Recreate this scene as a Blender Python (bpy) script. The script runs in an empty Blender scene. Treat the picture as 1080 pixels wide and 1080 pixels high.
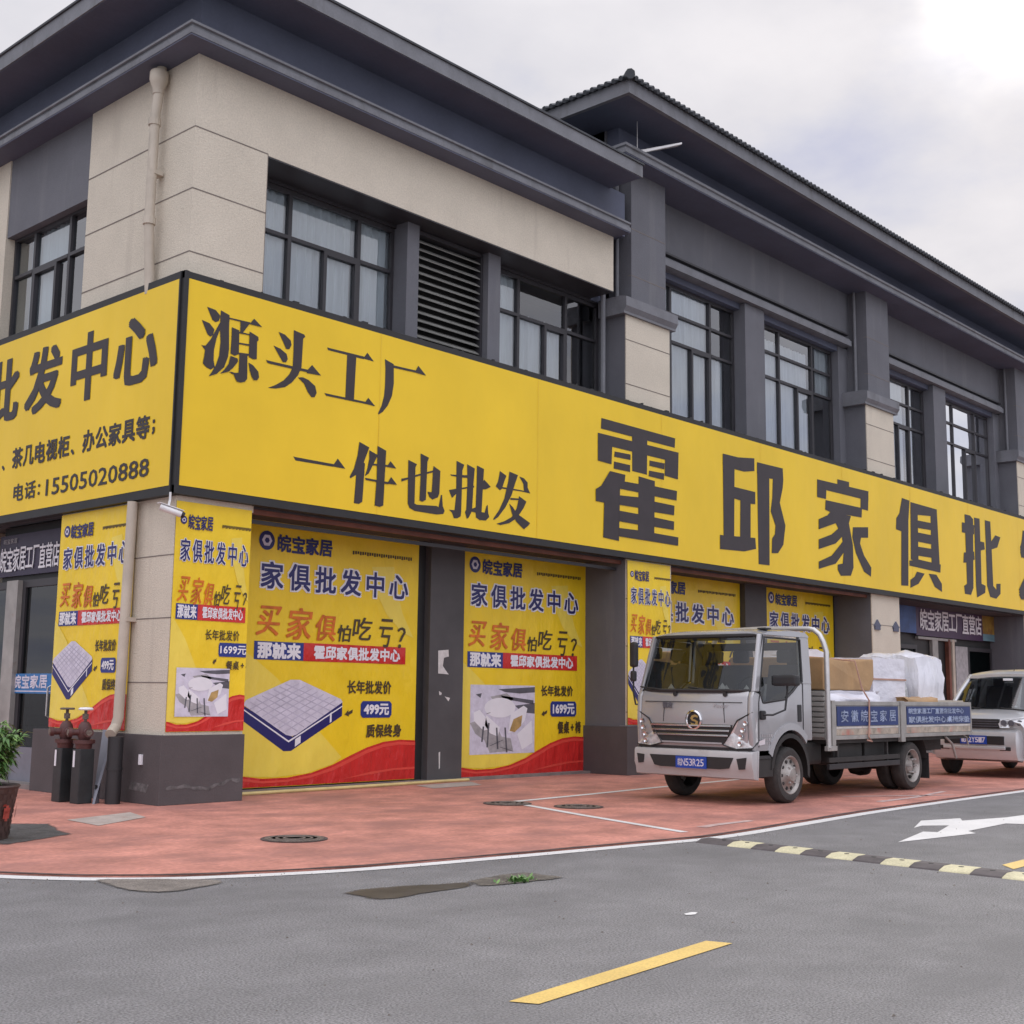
import bpy, bmesh, math, random
from mathutils import Vector, Matrix
random.seed(7)
scene = bpy.context.scene
COL = scene.collection
R = math.radians

# ------------------------------------------------------------------ camera
cam_d = bpy.data.cameras.new('camera'); cam = bpy.data.objects.new('camera', cam_d); COL.objects.link(cam)
cam_d.sensor_width = 36.0; cam_d.sensor_fit = 'HORIZONTAL'; cam_d.lens = 36.0*1331.287/1080.0
cam_d.clip_end = 2000.0; cam_d.clip_start = 0.05
_yaw, _pit, _rol = R(42.39024779), R(8.19069461), R(-0.68571701)
_f = Vector((math.cos(_yaw)*math.cos(_pit), math.sin(_yaw)*math.cos(_pit), math.sin(_pit)))
_r = Vector((math.sin(_yaw), -math.cos(_yaw), 0)); _u = _r.cross(_f)
_r2 = math.cos(_rol)*_r - math.sin(_rol)*_u; _u2 = math.cos(_rol)*_u + math.sin(_rol)*_r
_m = Matrix((_r2, _u2, -_f)).transposed().to_4x4(); _m.translation = Vector((-7.86817556, -12.38576845, 1.2717))
cam.matrix_world = _m
scene.camera = cam

# ------------------------------------------------------------------ sky and sun
SUN_AZ, SUN_EL = 20.0, 29.0          # degrees, azimuth from +x towards +y
sdir = Vector((math.cos(R(SUN_AZ))*math.cos(R(SUN_EL)), math.sin(R(SUN_AZ))*math.cos(R(SUN_EL)), math.sin(R(SUN_EL))))
world = bpy.data.worlds.new('World'); scene.world = world; world.use_nodes = True
nt = world.node_tree; nt.nodes.clear()
def N(t, tree=None, **kw):
    n = (tree or nt).nodes.new(t)
    for k, v in kw.items(): setattr(n, k, v)
    return n
def L(a, b, tree=None): (tree or nt).links.new(a, b)
def M_(op, a, b=None, tree=None, clamp=False):
    n = N('ShaderNodeMath', tree, operation=op, use_clamp=clamp)
    for i, x in enumerate((a, b)):
        if x is None: continue
        if isinstance(x, (int, float)): n.inputs[i].default_value = x
        else: L(x, n.inputs[i], tree)
    return n.outputs[0]
def ramp(fac, stops, tree=None, interp='LINEAR'):
    n = N('ShaderNodeValToRGB', tree); n.color_ramp.interpolation = interp
    el = n.color_ramp.elements
    while len(el) < len(stops): el.new(0.5)
    for e, (p, c) in zip(el, stops):
        e.position = p; e.color = (c[0], c[1], c[2], 1) if hasattr(c, '__len__') else (c, c, c, 1)
    L(fac, n.inputs[0], tree); return n.outputs[0]
sky = N('ShaderNodeTexSky', sky_type='NISHITA', sun_disc=False)
sky.sun_elevation = R(SUN_EL); sky.sun_rotation = R(90-SUN_AZ); sky.dust_density = 3.0
bg1 = N('ShaderNodeBackground'); bg1.inputs[1].default_value = 0.05; L(sky.outputs[0], bg1.inputs[0])
tc = N('ShaderNodeTexCoord'); sep = N('ShaderNodeSeparateXYZ'); L(tc.outputs['Generated'], sep.inputs[0])
zc = M_('MAXIMUM', sep.outputs[2], 0.0)
den = M_('ADD', zc, 0.22)
comb = N('ShaderNodeCombineXYZ'); L(M_('DIVIDE', sep.outputs[0], den), comb.inputs[0]); L(M_('DIVIDE', sep.outputs[1], den), comb.inputs[1])
no1 = N('ShaderNodeTexNoise'); no1.inputs['Scale'].default_value = 2.1; no1.inputs['Detail'].default_value = 7; no1.inputs['Roughness'].default_value = 0.55; L(comb.outputs[0], no1.inputs['Vector'])
no2 = N('ShaderNodeTexNoise'); no2.inputs['Scale'].default_value = 5.5; no2.inputs['Detail'].default_value = 5; L(comb.outputs[0], no2.inputs['Vector'])
ccol = ramp(no1.outputs[0], [(0.32, (0.51, 0.535, 0.695)), (0.43, (0.635, 0.645, 0.74)), (0.52, (0.735, 0.725, 0.775)), (0.68, (0.84, 0.82, 0.855))])
vm = N('ShaderNodeVectorMath', operation='DOT_PRODUCT'); L(tc.outputs['Generated'], vm.inputs[0]); vm.inputs[1].default_value = sdir
dt = M_('MAXIMUM', vm.outputs['Value'], 0.0)
g1 = M_('MULTIPLY', M_('POWER', dt, 1600.0), 0.75); g2 = M_('MULTIPLY', M_('POWER', dt, 260.0), 0.13)
nzf = ramp(no2.outputs[0], [(0.38, 0.04), (0.62, 1.25)])
glow = M_('MULTIPLY', M_('ADD', g1, g2), nzf)
elev = ramp(zc, [(0.0, 0.66), (0.50, 0.70), (0.72, 1.35), (1.0, 1.7)])
vb = N('ShaderNodeVectorMath', operation='DOT_PRODUCT'); L(tc.outputs['Generated'], vb.inputs[0]); vb.inputs[1].default_value = (-0.62, -0.78, 0.10)
back = ramp(vb.outputs['Value'], [(0.0, 1.0), (0.25, 1.05), (0.9, 1.75)])     # unseen sky behind the camera, brightness added to lift the facade
mul0 = N('ShaderNodeVectorMath', operation='MULTIPLY'); L(elev, mul0.inputs[0]); L(back, mul0.inputs[1])
mul = N('ShaderNodeVectorMath', operation='MULTIPLY'); L(ccol, mul.inputs[0]); L(mul0.outputs[0], mul.inputs[1])
glc = N('ShaderNodeVectorMath', operation='SCALE'); glc.inputs[0].default_value = (1.0, 0.93, 0.80); L(glow, glc.inputs['Scale'])
add = N('ShaderNodeVectorMath', operation='ADD'); L(mul.outputs[0], add.inputs[0]); L(glc.outputs[0], add.inputs[1])
bg2 = N('ShaderNodeBackground'); bg2.inputs[1].default_value = 1.0; L(add.outputs[0], bg2.inputs[0])
mixs = N('ShaderNodeMixShader'); mixs.inputs[0].default_value = 0.975; L(bg1.outputs[0], mixs.inputs[1]); L(bg2.outputs[0], mixs.inputs[2])
wo = N('ShaderNodeOutputWorld'); L(mixs.outputs[0], wo.inputs[0])

sun_d = bpy.data.lights.new('sun', 'SUN'); sun_d.energy = 0.9; sun_d.angle = R(14); sun_d.color = (1.0, 0.95, 0.87)
sun = bpy.data.objects.new('sun', sun_d); COL.objects.link(sun)
sun.rotation_euler = (-sdir).to_track_quat('-Z', 'Y').to_euler()
scene.view_settings.view_transform = 'Standard'; scene.view_settings.look = 'None'
scene.view_settings.exposure = 0.55; scene.view_settings.gamma = 1.0

# ------------------------------------------------------------------ materials
def mat(name, col, rough=0.7, metal=0.0, var=0.12, scale=3.0, bump=0.0, bscale=60.0, stretch=(1, 1, 1), spec=0.5, fine=0.0, fscale=180.0, bdist=0.02, coat=0.0, dirt=None):
    m = bpy.data.materials.new(name); m.use_nodes = True; t = m.node_tree; b = t.nodes['Principled BSDF']
    b.inputs['Roughness'].default_value = rough; b.inputs['Metallic'].default_value = metal; b.inputs['Specular IOR Level'].default_value = spec
    b.inputs['Coat Weight'].default_value = coat
    c = N('ShaderNodeTexCoord', t); mp = N('ShaderNodeMapping', t); mp.inputs['Scale'].default_value = stretch; L(c.outputs['Object'], mp.inputs[0], t)
    n1 = N('ShaderNodeTexNoise', t); n1.inputs['Scale'].default_value = scale; n1.inputs['Detail'].default_value = 6; n1.inputs['Roughness'].default_value = 0.6
    L(mp.outputs[0], n1.inputs['Vector'], t)
    lo = tuple(max(0, x*(1-2.2*var)) for x in col); hi = tuple(min(1, x*(1+2.2*var)) for x in col)
    out = ramp(n1.outputs[0], [(0.22, lo), (0.78, hi)], t)
    if fine > 0:
        n3 = N('ShaderNodeTexNoise', t); n3.inputs['Scale'].default_value = fscale; n3.inputs['Detail'].default_value = 3; L(c.outputs['Object'], n3.inputs['Vector'], t)
        fr = ramp(n3.outputs[0], [(0.3, 1-fine), (0.7, 1+fine)], t)
        mx = N('ShaderNodeVectorMath', t, operation='MULTIPLY'); L(out, mx.inputs[0], t); L(fr, mx.inputs[1], t); out = mx.outputs[0]
    if dirt:                                     # dirt = (colour, scale, threshold, stretch): patches of grime or wear with a shape of their own
        mp2 = N('ShaderNodeMapping', t); mp2.inputs['Scale'].default_value = dirt[3]; L(c.outputs['Object'], mp2.inputs[0], t)
        n4 = N('ShaderNodeTexNoise', t); n4.inputs['Scale'].default_value = dirt[1]; n4.inputs['Detail'].default_value = 8; n4.inputs['Roughness'].default_value = 0.65; L(mp2.outputs[0], n4.inputs['Vector'], t)
        fr = ramp(n4.outputs[0], [(dirt[2], 0.0), (min(1, dirt[2]+0.16), 0.75)], t)
        mm = N('ShaderNodeMix', t, data_type='RGBA'); L(fr, mm.inputs[0], t); L(out, mm.inputs[6], t); mm.inputs[7].default_value = (*dirt[0], 1); out = mm.outputs[2]
    L(out, b.inputs['Base Color'], t)
    if bump > 0:
        n2 = N('ShaderNodeTexNoise', t); n2.inputs['Scale'].default_value = bscale; n2.inputs['Detail'].default_value = 4; L(mp.outputs[0], n2.inputs['Vector'], t)
        bp = N('ShaderNodeBump', t); bp.inputs['Strength'].default_value = bump; bp.inputs['Distance'].default_value = bdist; L(n2.outputs[0], bp.inputs['Height'], t); L(bp.outputs[0], b.inputs['Normal'], t)
    return m
def glass(name, tint=(0.75, 0.82, 0.82), refl=1.0, rough=0.01, bump=0.0):
    m = bpy.data.materials.new(name); m.use_nodes = True; t = m.node_tree; t.nodes.clear()
    o = N('ShaderNodeOutputMaterial', t); tr = N('ShaderNodeBsdfTransparent', t); tr.inputs[0].default_value = (*tint, 1)
    gl = N('ShaderNodeBsdfGlossy', t); gl.inputs['Roughness'].default_value = rough; gl.inputs[0].default_value = (0.95, 0.97, 1, 1)
    fr = N('ShaderNodeFresnel', t); fr.inputs[0].default_value = 1.5
    mx = N('ShaderNodeMixShader', t); L(M_('MULTIPLY', fr.outputs[0], refl, t, True), mx.inputs[0], t)
    if bump > 0:
        c = N('ShaderNodeTexCoord', t); n2 = N('ShaderNodeTexNoise', t); n2.inputs['Scale'].default_value = 1.3; L(c.outputs['Object'], n2.inputs['Vector'], t)
        bp = N('ShaderNodeBump', t); bp.inputs['Strength'].default_value = bump; bp.inputs['Distance'].default_value = 0.05; L(n2.outputs[0], bp.inputs['Height'], t); L(bp.outputs[0], gl.inputs['Normal'], t)
    L(tr.outputs[0], mx.inputs[1], t); L(gl.outputs[0], mx.inputs[2], t); L(mx.outputs[0], o.inputs[0], t)
    return m
W = {}
W['cream'] = mat('cream_stucco', (0.62, 0.56, 0.46), 0.9, var=0.04, scale=1.3, bump=0.45, bscale=60, fine=0.09, fscale=45, dirt=((0.49, 0.435, 0.36), 0.9, 0.58, (2.6, 2.6, 0.28)))
W['joint'] = mat('joint_line', (0.20, 0.17, 0.15), 0.9)
W['grey'] = mat('purple_grey_render', (0.135, 0.137, 0.155), 0.75, var=0.07, scale=1.1, bump=0.25, bscale=80, fine=0.06, fscale=60, dirt=((0.185, 0.185, 0.195), 0.9, 0.55, (2.8, 2.8, 0.25)))
W['soffit'] = mat('slate_blue_soffit', (0.092, 0.103, 0.150), 0.7, var=0.10, scale=0.8, fine=0.04, fscale=20)
W['trim'] = mat('grey_moulding', (0.170, 0.174, 0.192), 0.6, var=0.10, scale=2.5, fine=0.05, fscale=40, dirt=((0.10, 0.10, 0.105), 1.6, 0.54, (1.5, 1.5, .5)))
W['plinth'] = mat('dark_plinth_paint', (0.083, 0.072, 0.074), 0.7, var=0.10, scale=1.6, bump=0.15, bscale=40, dirt=((0.19, 0.18, 0.18), 1.1, 0.68, (1, 1, 4)))
W['efflor'] = mat('mineral_stain', (0.13, 0.122, 0.122), 0.95, var=0.35, scale=9)
W['darkcol'] = mat('dark_grey_column', (0.075, 0.072, 0.075), 0.65, var=0.10, scale=2)
W['frame'] = mat('dark_window_frame', (0.035, 0.033, 0.038), 0.45, var=0.08)
W['black'] = mat('black_frame', (0.018, 0.018, 0.019), 0.55, var=0.15)
W['inside'] = mat('dark_interior', (0.055, 0.055, 0.06), 0.9)
W['redtrim'] = mat('red_brown_strip', (0.16, 0.055, 0.035), 0.6, var=0.2)
W['tile'] = mat('dark_roof_tile', (0.045, 0.05, 0.058), 0.6, var=0.2, scale=5)
W['curtain'] = mat('white_curtain', (0.66, 0.69, 0.72), 0.9, var=0.06, scale=2, stretch=(6, 6, .6))
W['pane'] = glass('window_glass', (0.90, 0.94, 0.95), 3.4, bump=0.05)
W['door_glass'] = glass('door_glass', (0.22, 0.29, 0.29), 0.12)
W['pane_side'] = glass('side_window_glass', (0.55, 0.61, 0.63), 0.30, bump=0.05)
W['auto_glass'] = glass('vehicle_glass', (0.62, 0.66, 0.65), 1.3)
W['van_glass'] = glass('dark_van_glass', (0.42, 0.45, 0.45), 1.6)
W['louvre'] = mat('louvre_slat', (0.22, 0.22, 0.205), 0.6, var=0.1)
W['yellow'] = mat('yellow_vinyl', (0.85, 0.575, 0.020), 0.38, var=0.045, scale=0.6, bump=0.30, bscale=1.3, stretch=(1, 1, .6), spec=0.4, bdist=.06)
W['seamy'] = mat('vinyl_overlap', (0.82, 0.55, 0.03), 0.45, var=0.03)
W['letter'] = mat('dark_lettering', (0.034, 0.026, 0.030), 0.5, var=0.1)
W['byellow'] = mat('banner_yellow', (0.86, 0.61, 0.018), 0.36, var=0.05, scale=1.0, bump=0.7, bscale=1.7, stretch=(1.6, 1.6, .8), spec=0.45, bdist=.07)
W['blight'] = mat('banner_pale_yellow', (0.84, 0.66, 0.09), 0.36, var=0.05, scale=1.0, bump=0.7, bscale=1.7, stretch=(1.6, 1.6, .8), spec=0.45, bdist=.07)
W['borange'] = mat('banner_amber', (0.55, 0.27, 0.008), 0.40, var=0.05, scale=1.0, bump=0.55, bscale=1.4, spec=0.4)
W['bred'] = mat('banner_red', (0.58, 0.025, 0.022), 0.34, var=0.05, bump=0.9, bscale=2.4, stretch=(2, 2, .9), spec=0.45, bdist=.09)
W['bred2'] = mat('banner_bright_red', (0.72, 0.07, 0.05), 0.38, var=0.05)
W['bblue'] = mat('banner_blue', (0.018, 0.035, 0.22), 0.4, var=0.05)
W['bnavy'] = mat('banner_navy_text', (0.016, 0.016, 0.13), 0.4, var=0.05)
W['btext'] = mat('banner_dark_text', (0.07, 0.045, 0.02), 0.5, var=0.05)
W['borangetext'] = mat('banner_orange_text', (0.62, 0.15, 0.010), 0.4, var=0.2, scale=6)
W['white'] = mat('white_print', (0.78, 0.78, 0.82), 0.5, var=0.03)
W['lilac'] = mat('pale_print', (0.62, 0.60, 0.70), 0.5, var=0.10, scale=9)
W['lgrey'] = mat('grey_print', (0.36, 0.35, 0.36), 0.5, var=0.15, scale=9)
W['dgrey'] = mat('dark_print', (0.10, 0.10, 0.12), 0.5, var=0.15, scale=9)
W['tan'] = mat('tan_print', (0.42, 0.28, 0.10), 0.5, var=0.2, scale=9)
W['navy'] = mat('shop_sign_navy', (0.030, 0.022, 0.055), 0.45, var=0.1)
W['purple'] = mat('shop_sign_plum', (0.055, 0.022, 0.07), 0.45, var=0.1)
W['skyblue'] = mat('sticker_blue', (0.02, 0.16, 0.42), 0.4, var=0.1)
W['asphalt'] = mat('asphalt', (0.215, 0.208, 0.206), 0.82, var=0.09, scale=2.2, bump=1.0, bscale=85, fine=0.5, fscale=85, dirt=((0.155, 0.15, 0.148), 0.35, 0.50, (1, 1.7, 1)))
W['redpave'] = mat('red_stamped_concrete', (0.50, 0.215, 0.165), 0.70, var=0.20, scale=2.0, bump=0.4, bscale=16, fine=0.16, fscale=22, dirt=((0.29, 0.135, 0.115), 0.8, 0.47, (0.8, 1.6, 1)))
W['lwhite'] = mat('worn_white_paint', (0.66, 0.65, 0.63), 0.7, var=0.05, scale=2, fine=0.12, fscale=90, dirt=((0.30, 0.25, 0.24), 6.0, 0.66, (1, 1, 1)))
W['lyellow'] = mat('yellow_road_paint', (0.62, 0.43, 0.12), 0.7, var=0.07, scale=2, fine=0.15, fscale=90, dirt=((0.32, 0.26, 0.16), 9.0, 0.64, (1, 1, 1)))
W['worn'] = mat('faded_white_paint', (0.52, 0.40, 0.37), 0.8, var=0.1, scale=4, dirt=((0.36, 0.16, 0.13), 6.0, 0.50, (1, 1, 1)))
W['patch'] = mat('grey_concrete_patch', (0.40, 0.34, 0.30), 0.85, var=0.12, scale=5, fine=0.1, fscale=80, dirt=((0.36, 0.17, 0.13), 3.0, 0.6, (1, 1, 1)))
W['mat'] = mat('dark_rubber_mat', (0.075, 0.072, 0.07), 0.85, var=0.25, scale=7, fine=0.3, fscale=50, bump=0.4, bscale=50)
W['dirt'] = mat('dirt', (0.205, 0.18, 0.155), 0.95, var=0.2, scale=6, fine=0.3, fscale=90, bump=0.5, bscale=90)
W['dirt2'] = mat('mossy_dirt', (0.12, 0.105, 0.085), 0.95, var=0.3, scale=9, fine=0.35, fscale=80, bump=0.5, bscale=70)
W['wet'] = mat('wet_asphalt', (0.055, 0.05, 0.045), 0.22, var=0.2, scale=3)
W['iron'] = mat('cast_iron', (0.145, 0.115, 0.095), 0.65, var=0.2, scale=12, bump=0.8, bscale=55)
W['seam'] = mat('dark_seam', (0.075, 0.055, 0.05), 0.9, var=0.3, scale=6)
W['step'] = mat('threshold_concrete', (0.20, 0.175, 0.165), 0.85, var=0.15, scale=4)
W['hose'] = mat('pale_yellow_hose', (0.62, 0.50, 0.22), 0.6)
W['pipe'] = mat('cream_pvc_pipe', (0.50, 0.44, 0.36), 0.55, var=0.08, scale=3, dirt=((0.30, 0.26, 0.21), 3, 0.6, (1, 1, .5)))
W['rubber'] = mat('black_rubber', (0.020, 0.020, 0.021), 0.85, var=0.2, scale=8)
W['tyre'] = mat('dusty_tyre', (0.045, 0.042, 0.04), 0.9, var=0.2, scale=6, bump=0.4, bscale=40)
W['bumpy'] = mat('speed_bump_yellow', (0.56, 0.515, 0.33), 0.8, var=0.1, scale=6, fine=0.15, fscale=70, dirt=((0.30, 0.27, 0.18), 5, 0.6, (1, 1, 1)))
W['bumpk'] = mat('speed_bump_black', (0.085, 0.072, 0.072), 0.8, var=0.2, scale=8)
W['silver'] = mat('silver_grey_paint', (0.42, 0.42, 0.435), 0.26, 0.35, var=0.02, scale=2, coat=0.6, dirt=((0.36, 0.33, 0.31), 1.6, 0.6, (1, 1, 1)))
W['vsilver'] = mat('van_silver_paint', (0.58, 0.585, 0.60), 0.28, 0.35, var=0.02, scale=2, coat=0.6)
W['bumper'] = mat('bumper_silver', (0.47, 0.465, 0.47), 0.36, 0.15, var=0.04, scale=3, dirt=((0.34, 0.30, 0.28), 2.4, 0.6, (1, 1, 1)))
W['chrome'] = mat('chrome', (0.72, 0.72, 0.74), 0.12, 1.0, var=0.02)
W['gold'] = mat('gold_badge', (0.55, 0.40, 0.16), 0.25, 0.9, var=0.03)
W['plastic'] = mat('black_plastic', (0.022, 0.022, 0.024), 0.5, var=0.1)
W['seatm'] = mat('grey_seat_fabric', (0.10, 0.10, 0.11), 0.9)
W['lampg'] = mat('headlamp_clear', (0.70, 0.70, 0.72), 0.2, 0.35, var=0.25, scale=14, coat=0.8)
W['plateb'] = mat('plate_blue', (0.015, 0.06, 0.36), 0.35, var=0.05)
W['steel'] = mat('weathered_steel', (0.36, 0.35, 0.33), 0.5, 0.35, var=0.12, scale=4, dirt=((0.24, 0.15, 0.10), 3.5, 0.60, (1, 1, 1)))
W['galv'] = mat('galvanised_tube', (0.58, 0.57, 0.56), 0.35, 0.55, var=0.06)
W['bedwhite'] = mat('dirty_white_edge', (0.60, 0.57, 0.53), 0.6, var=0.1, scale=5, dirt=((0.35, 0.13, 0.08), 6, 0.56, (1, 1, 1)))
W['reflect'] = mat('worn_reflective_strip', (0.42, 0.36, 0.29), 0.5, var=0.25, scale=9, dirt=((0.40, 0.07, 0.05), 4.5, 0.52, (1, 1, 1)))
W['chassis'] = mat('chassis_black', (0.028, 0.027, 0.026), 0.7, var=0.2, scale=5)
W['signblue'] = mat('bed_sign_blue', (0.014, 0.034, 0.145), 0.42, var=0.08)
W['rim'] = mat('dull_steel_rim', (0.34, 0.32, 0.30), 0.45, 0.5, var=0.15, scale=7, dirt=((0.16, 0.12, 0.10), 8, 0.58, (1, 1, 1)))
W['card'] = mat('brown_cardboard', (0.40, 0.245, 0.115), 0.75, var=0.10, scale=2.5, bump=0.5, bscale=6, fine=0.05, fscale=60, coat=0.15)
W['wrap'] = mat('white_plastic_wrap', (0.74, 0.73, 0.80), 0.30, var=0.05, scale=3, bump=0.5, bscale=4, stretch=(1, 1, 1.6), bdist=.05, coat=0.5)
W['film'] = mat('clear_film_over_grey_goods', (0.50, 0.52, 0.52), 0.2, var=0.22, scale=6, bump=1.0, bscale=8, bdist=.05, coat=0.7)
W['sheet'] = mat('white_plastic_sheet', (0.76, 0.76, 0.82), 0.3, var=0.03, scale=2, bump=0.6, bscale=3, stretch=(4, 4, .6), bdist=.06, coat=0.4)
W['quilt'] = mat('quilt_print', (0.46, 0.44, 0.55), 0.5)
W['bedtext'] = mat('faded_bed_lettering', (0.30, 0.36, 0.50), 0.5, var=0.3, scale=12)
W['rope'] = mat('pinkish_rope', (0.45, 0.27, 0.21), 0.9)
W['hred'] = mat('hydrant_red', (0.085, 0.032, 0.030), 0.55, var=0.2, scale=12, dirt=((0.15, 0.08, 0.06), 9, 0.6, (1, 1, 1)))
W['hbox'] = mat('black_hydrant_sleeve', (0.020, 0.024, 0.026), 0.5, var=0.2, scale=6)
W['board'] = mat('grey_blue_board', (0.19, 0.195, 0.23), 0.5, var=0.1)
W['leaf1'] = mat('leaf_mid_green', (0.075, 0.17, 0.04), 0.5, var=0.25, scale=5)
W['leaf2'] = mat('leaf_light_green', (0.17, 0.30, 0.09), 0.5, var=0.2, scale=5)
W['basket'] = mat('brown_woven_basket', (0.060, 0.035, 0.030), 0.6, var=0.2, scale=20)
W['bmotif'] = mat('red_basket_motif', (0.30, 0.05, 0.035), 0.6, var=0.2, scale=20)
W['soil'] = mat('soil', (0.05, 0.038, 0.03), 0.95)
W['camw'] = mat('white_camera_shell', (0.70, 0.70, 0.70), 0.4)
W['paper'] = mat('torn_white_paper', (0.62, 0.60, 0.58), 0.9, var=0.1, scale=12)
W['posterv'] = mat('faded_amber_poster', (0.30, 0.19, 0.035), 0.5, var=0.25, scale=2.2, dirt=((0.16, 0.06, 0.03), 2.5, 0.5, (1, 1, 1)))
W['teal'] = mat('pale_teal_poster_base', (0.15, 0.27, 0.32), 0.5, var=0.15, scale=2)
W['bluep'] = mat('blue_poster', (0.035, 0.085, 0.24), 0.5, var=0.3, scale=2)

def soft(base):                                  # the same ground material with an edge that breaks up: reads the 'fade' attribute of the patch
    m = W[base].copy(); m.name = base+'_soft'; t = m.node_tree; b = t.nodes['Principled BSDF']; o = [n for n in t.nodes if n.type == 'OUTPUT_MATERIAL'][0]
    at = N('ShaderNodeAttribute', t); at.attribute_name = 'fade'; c = N('ShaderNodeTexCoord', t)
    n1 = N('ShaderNodeTexNoise', t); n1.inputs['Scale'].default_value = 9; n1.inputs['Detail'].default_value = 8; n1.inputs['Roughness'].default_value = 0.7; L(c.outputs['Object'], n1.inputs['Vector'], t)
    f = ramp(M_('ADD', M_('MULTIPLY', at.outputs['Fac'], 1.1, t), M_('SUBTRACT', n1.outputs[0], 0.55, t), t), [(0.10, 0.0), (0.42, 0.95)], t)
    tr = N('ShaderNodeBsdfTransparent', t); mx = N('ShaderNodeMixShader', t); L(f, mx.inputs[0], t); L(tr.outputs[0], mx.inputs[1], t); L(b.outputs[0], mx.inputs[2], t); L(mx.outputs[0], o.inputs[0], t)
    W[base+'_soft'] = m
W['wet'] = mat('wet_asphalt', (0.052, 0.047, 0.043), 0.5, var=0.25, scale=5, fine=0.2, fscale=90)
W['stain'] = mat('tyre_darkened_asphalt', (0.15, 0.145, 0.15), 0.85, var=0.1, scale=3, fine=0.3, fscale=110)
W['redstain'] = mat('grimy_red_concrete', (0.29, 0.125, 0.105), 0.75, var=0.2, scale=4, fine=0.15, fscale=30)
for k in ('wet', 'dirt', 'dirt2', 'stain', 'redstain', 'mat'): soft(k)

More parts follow.
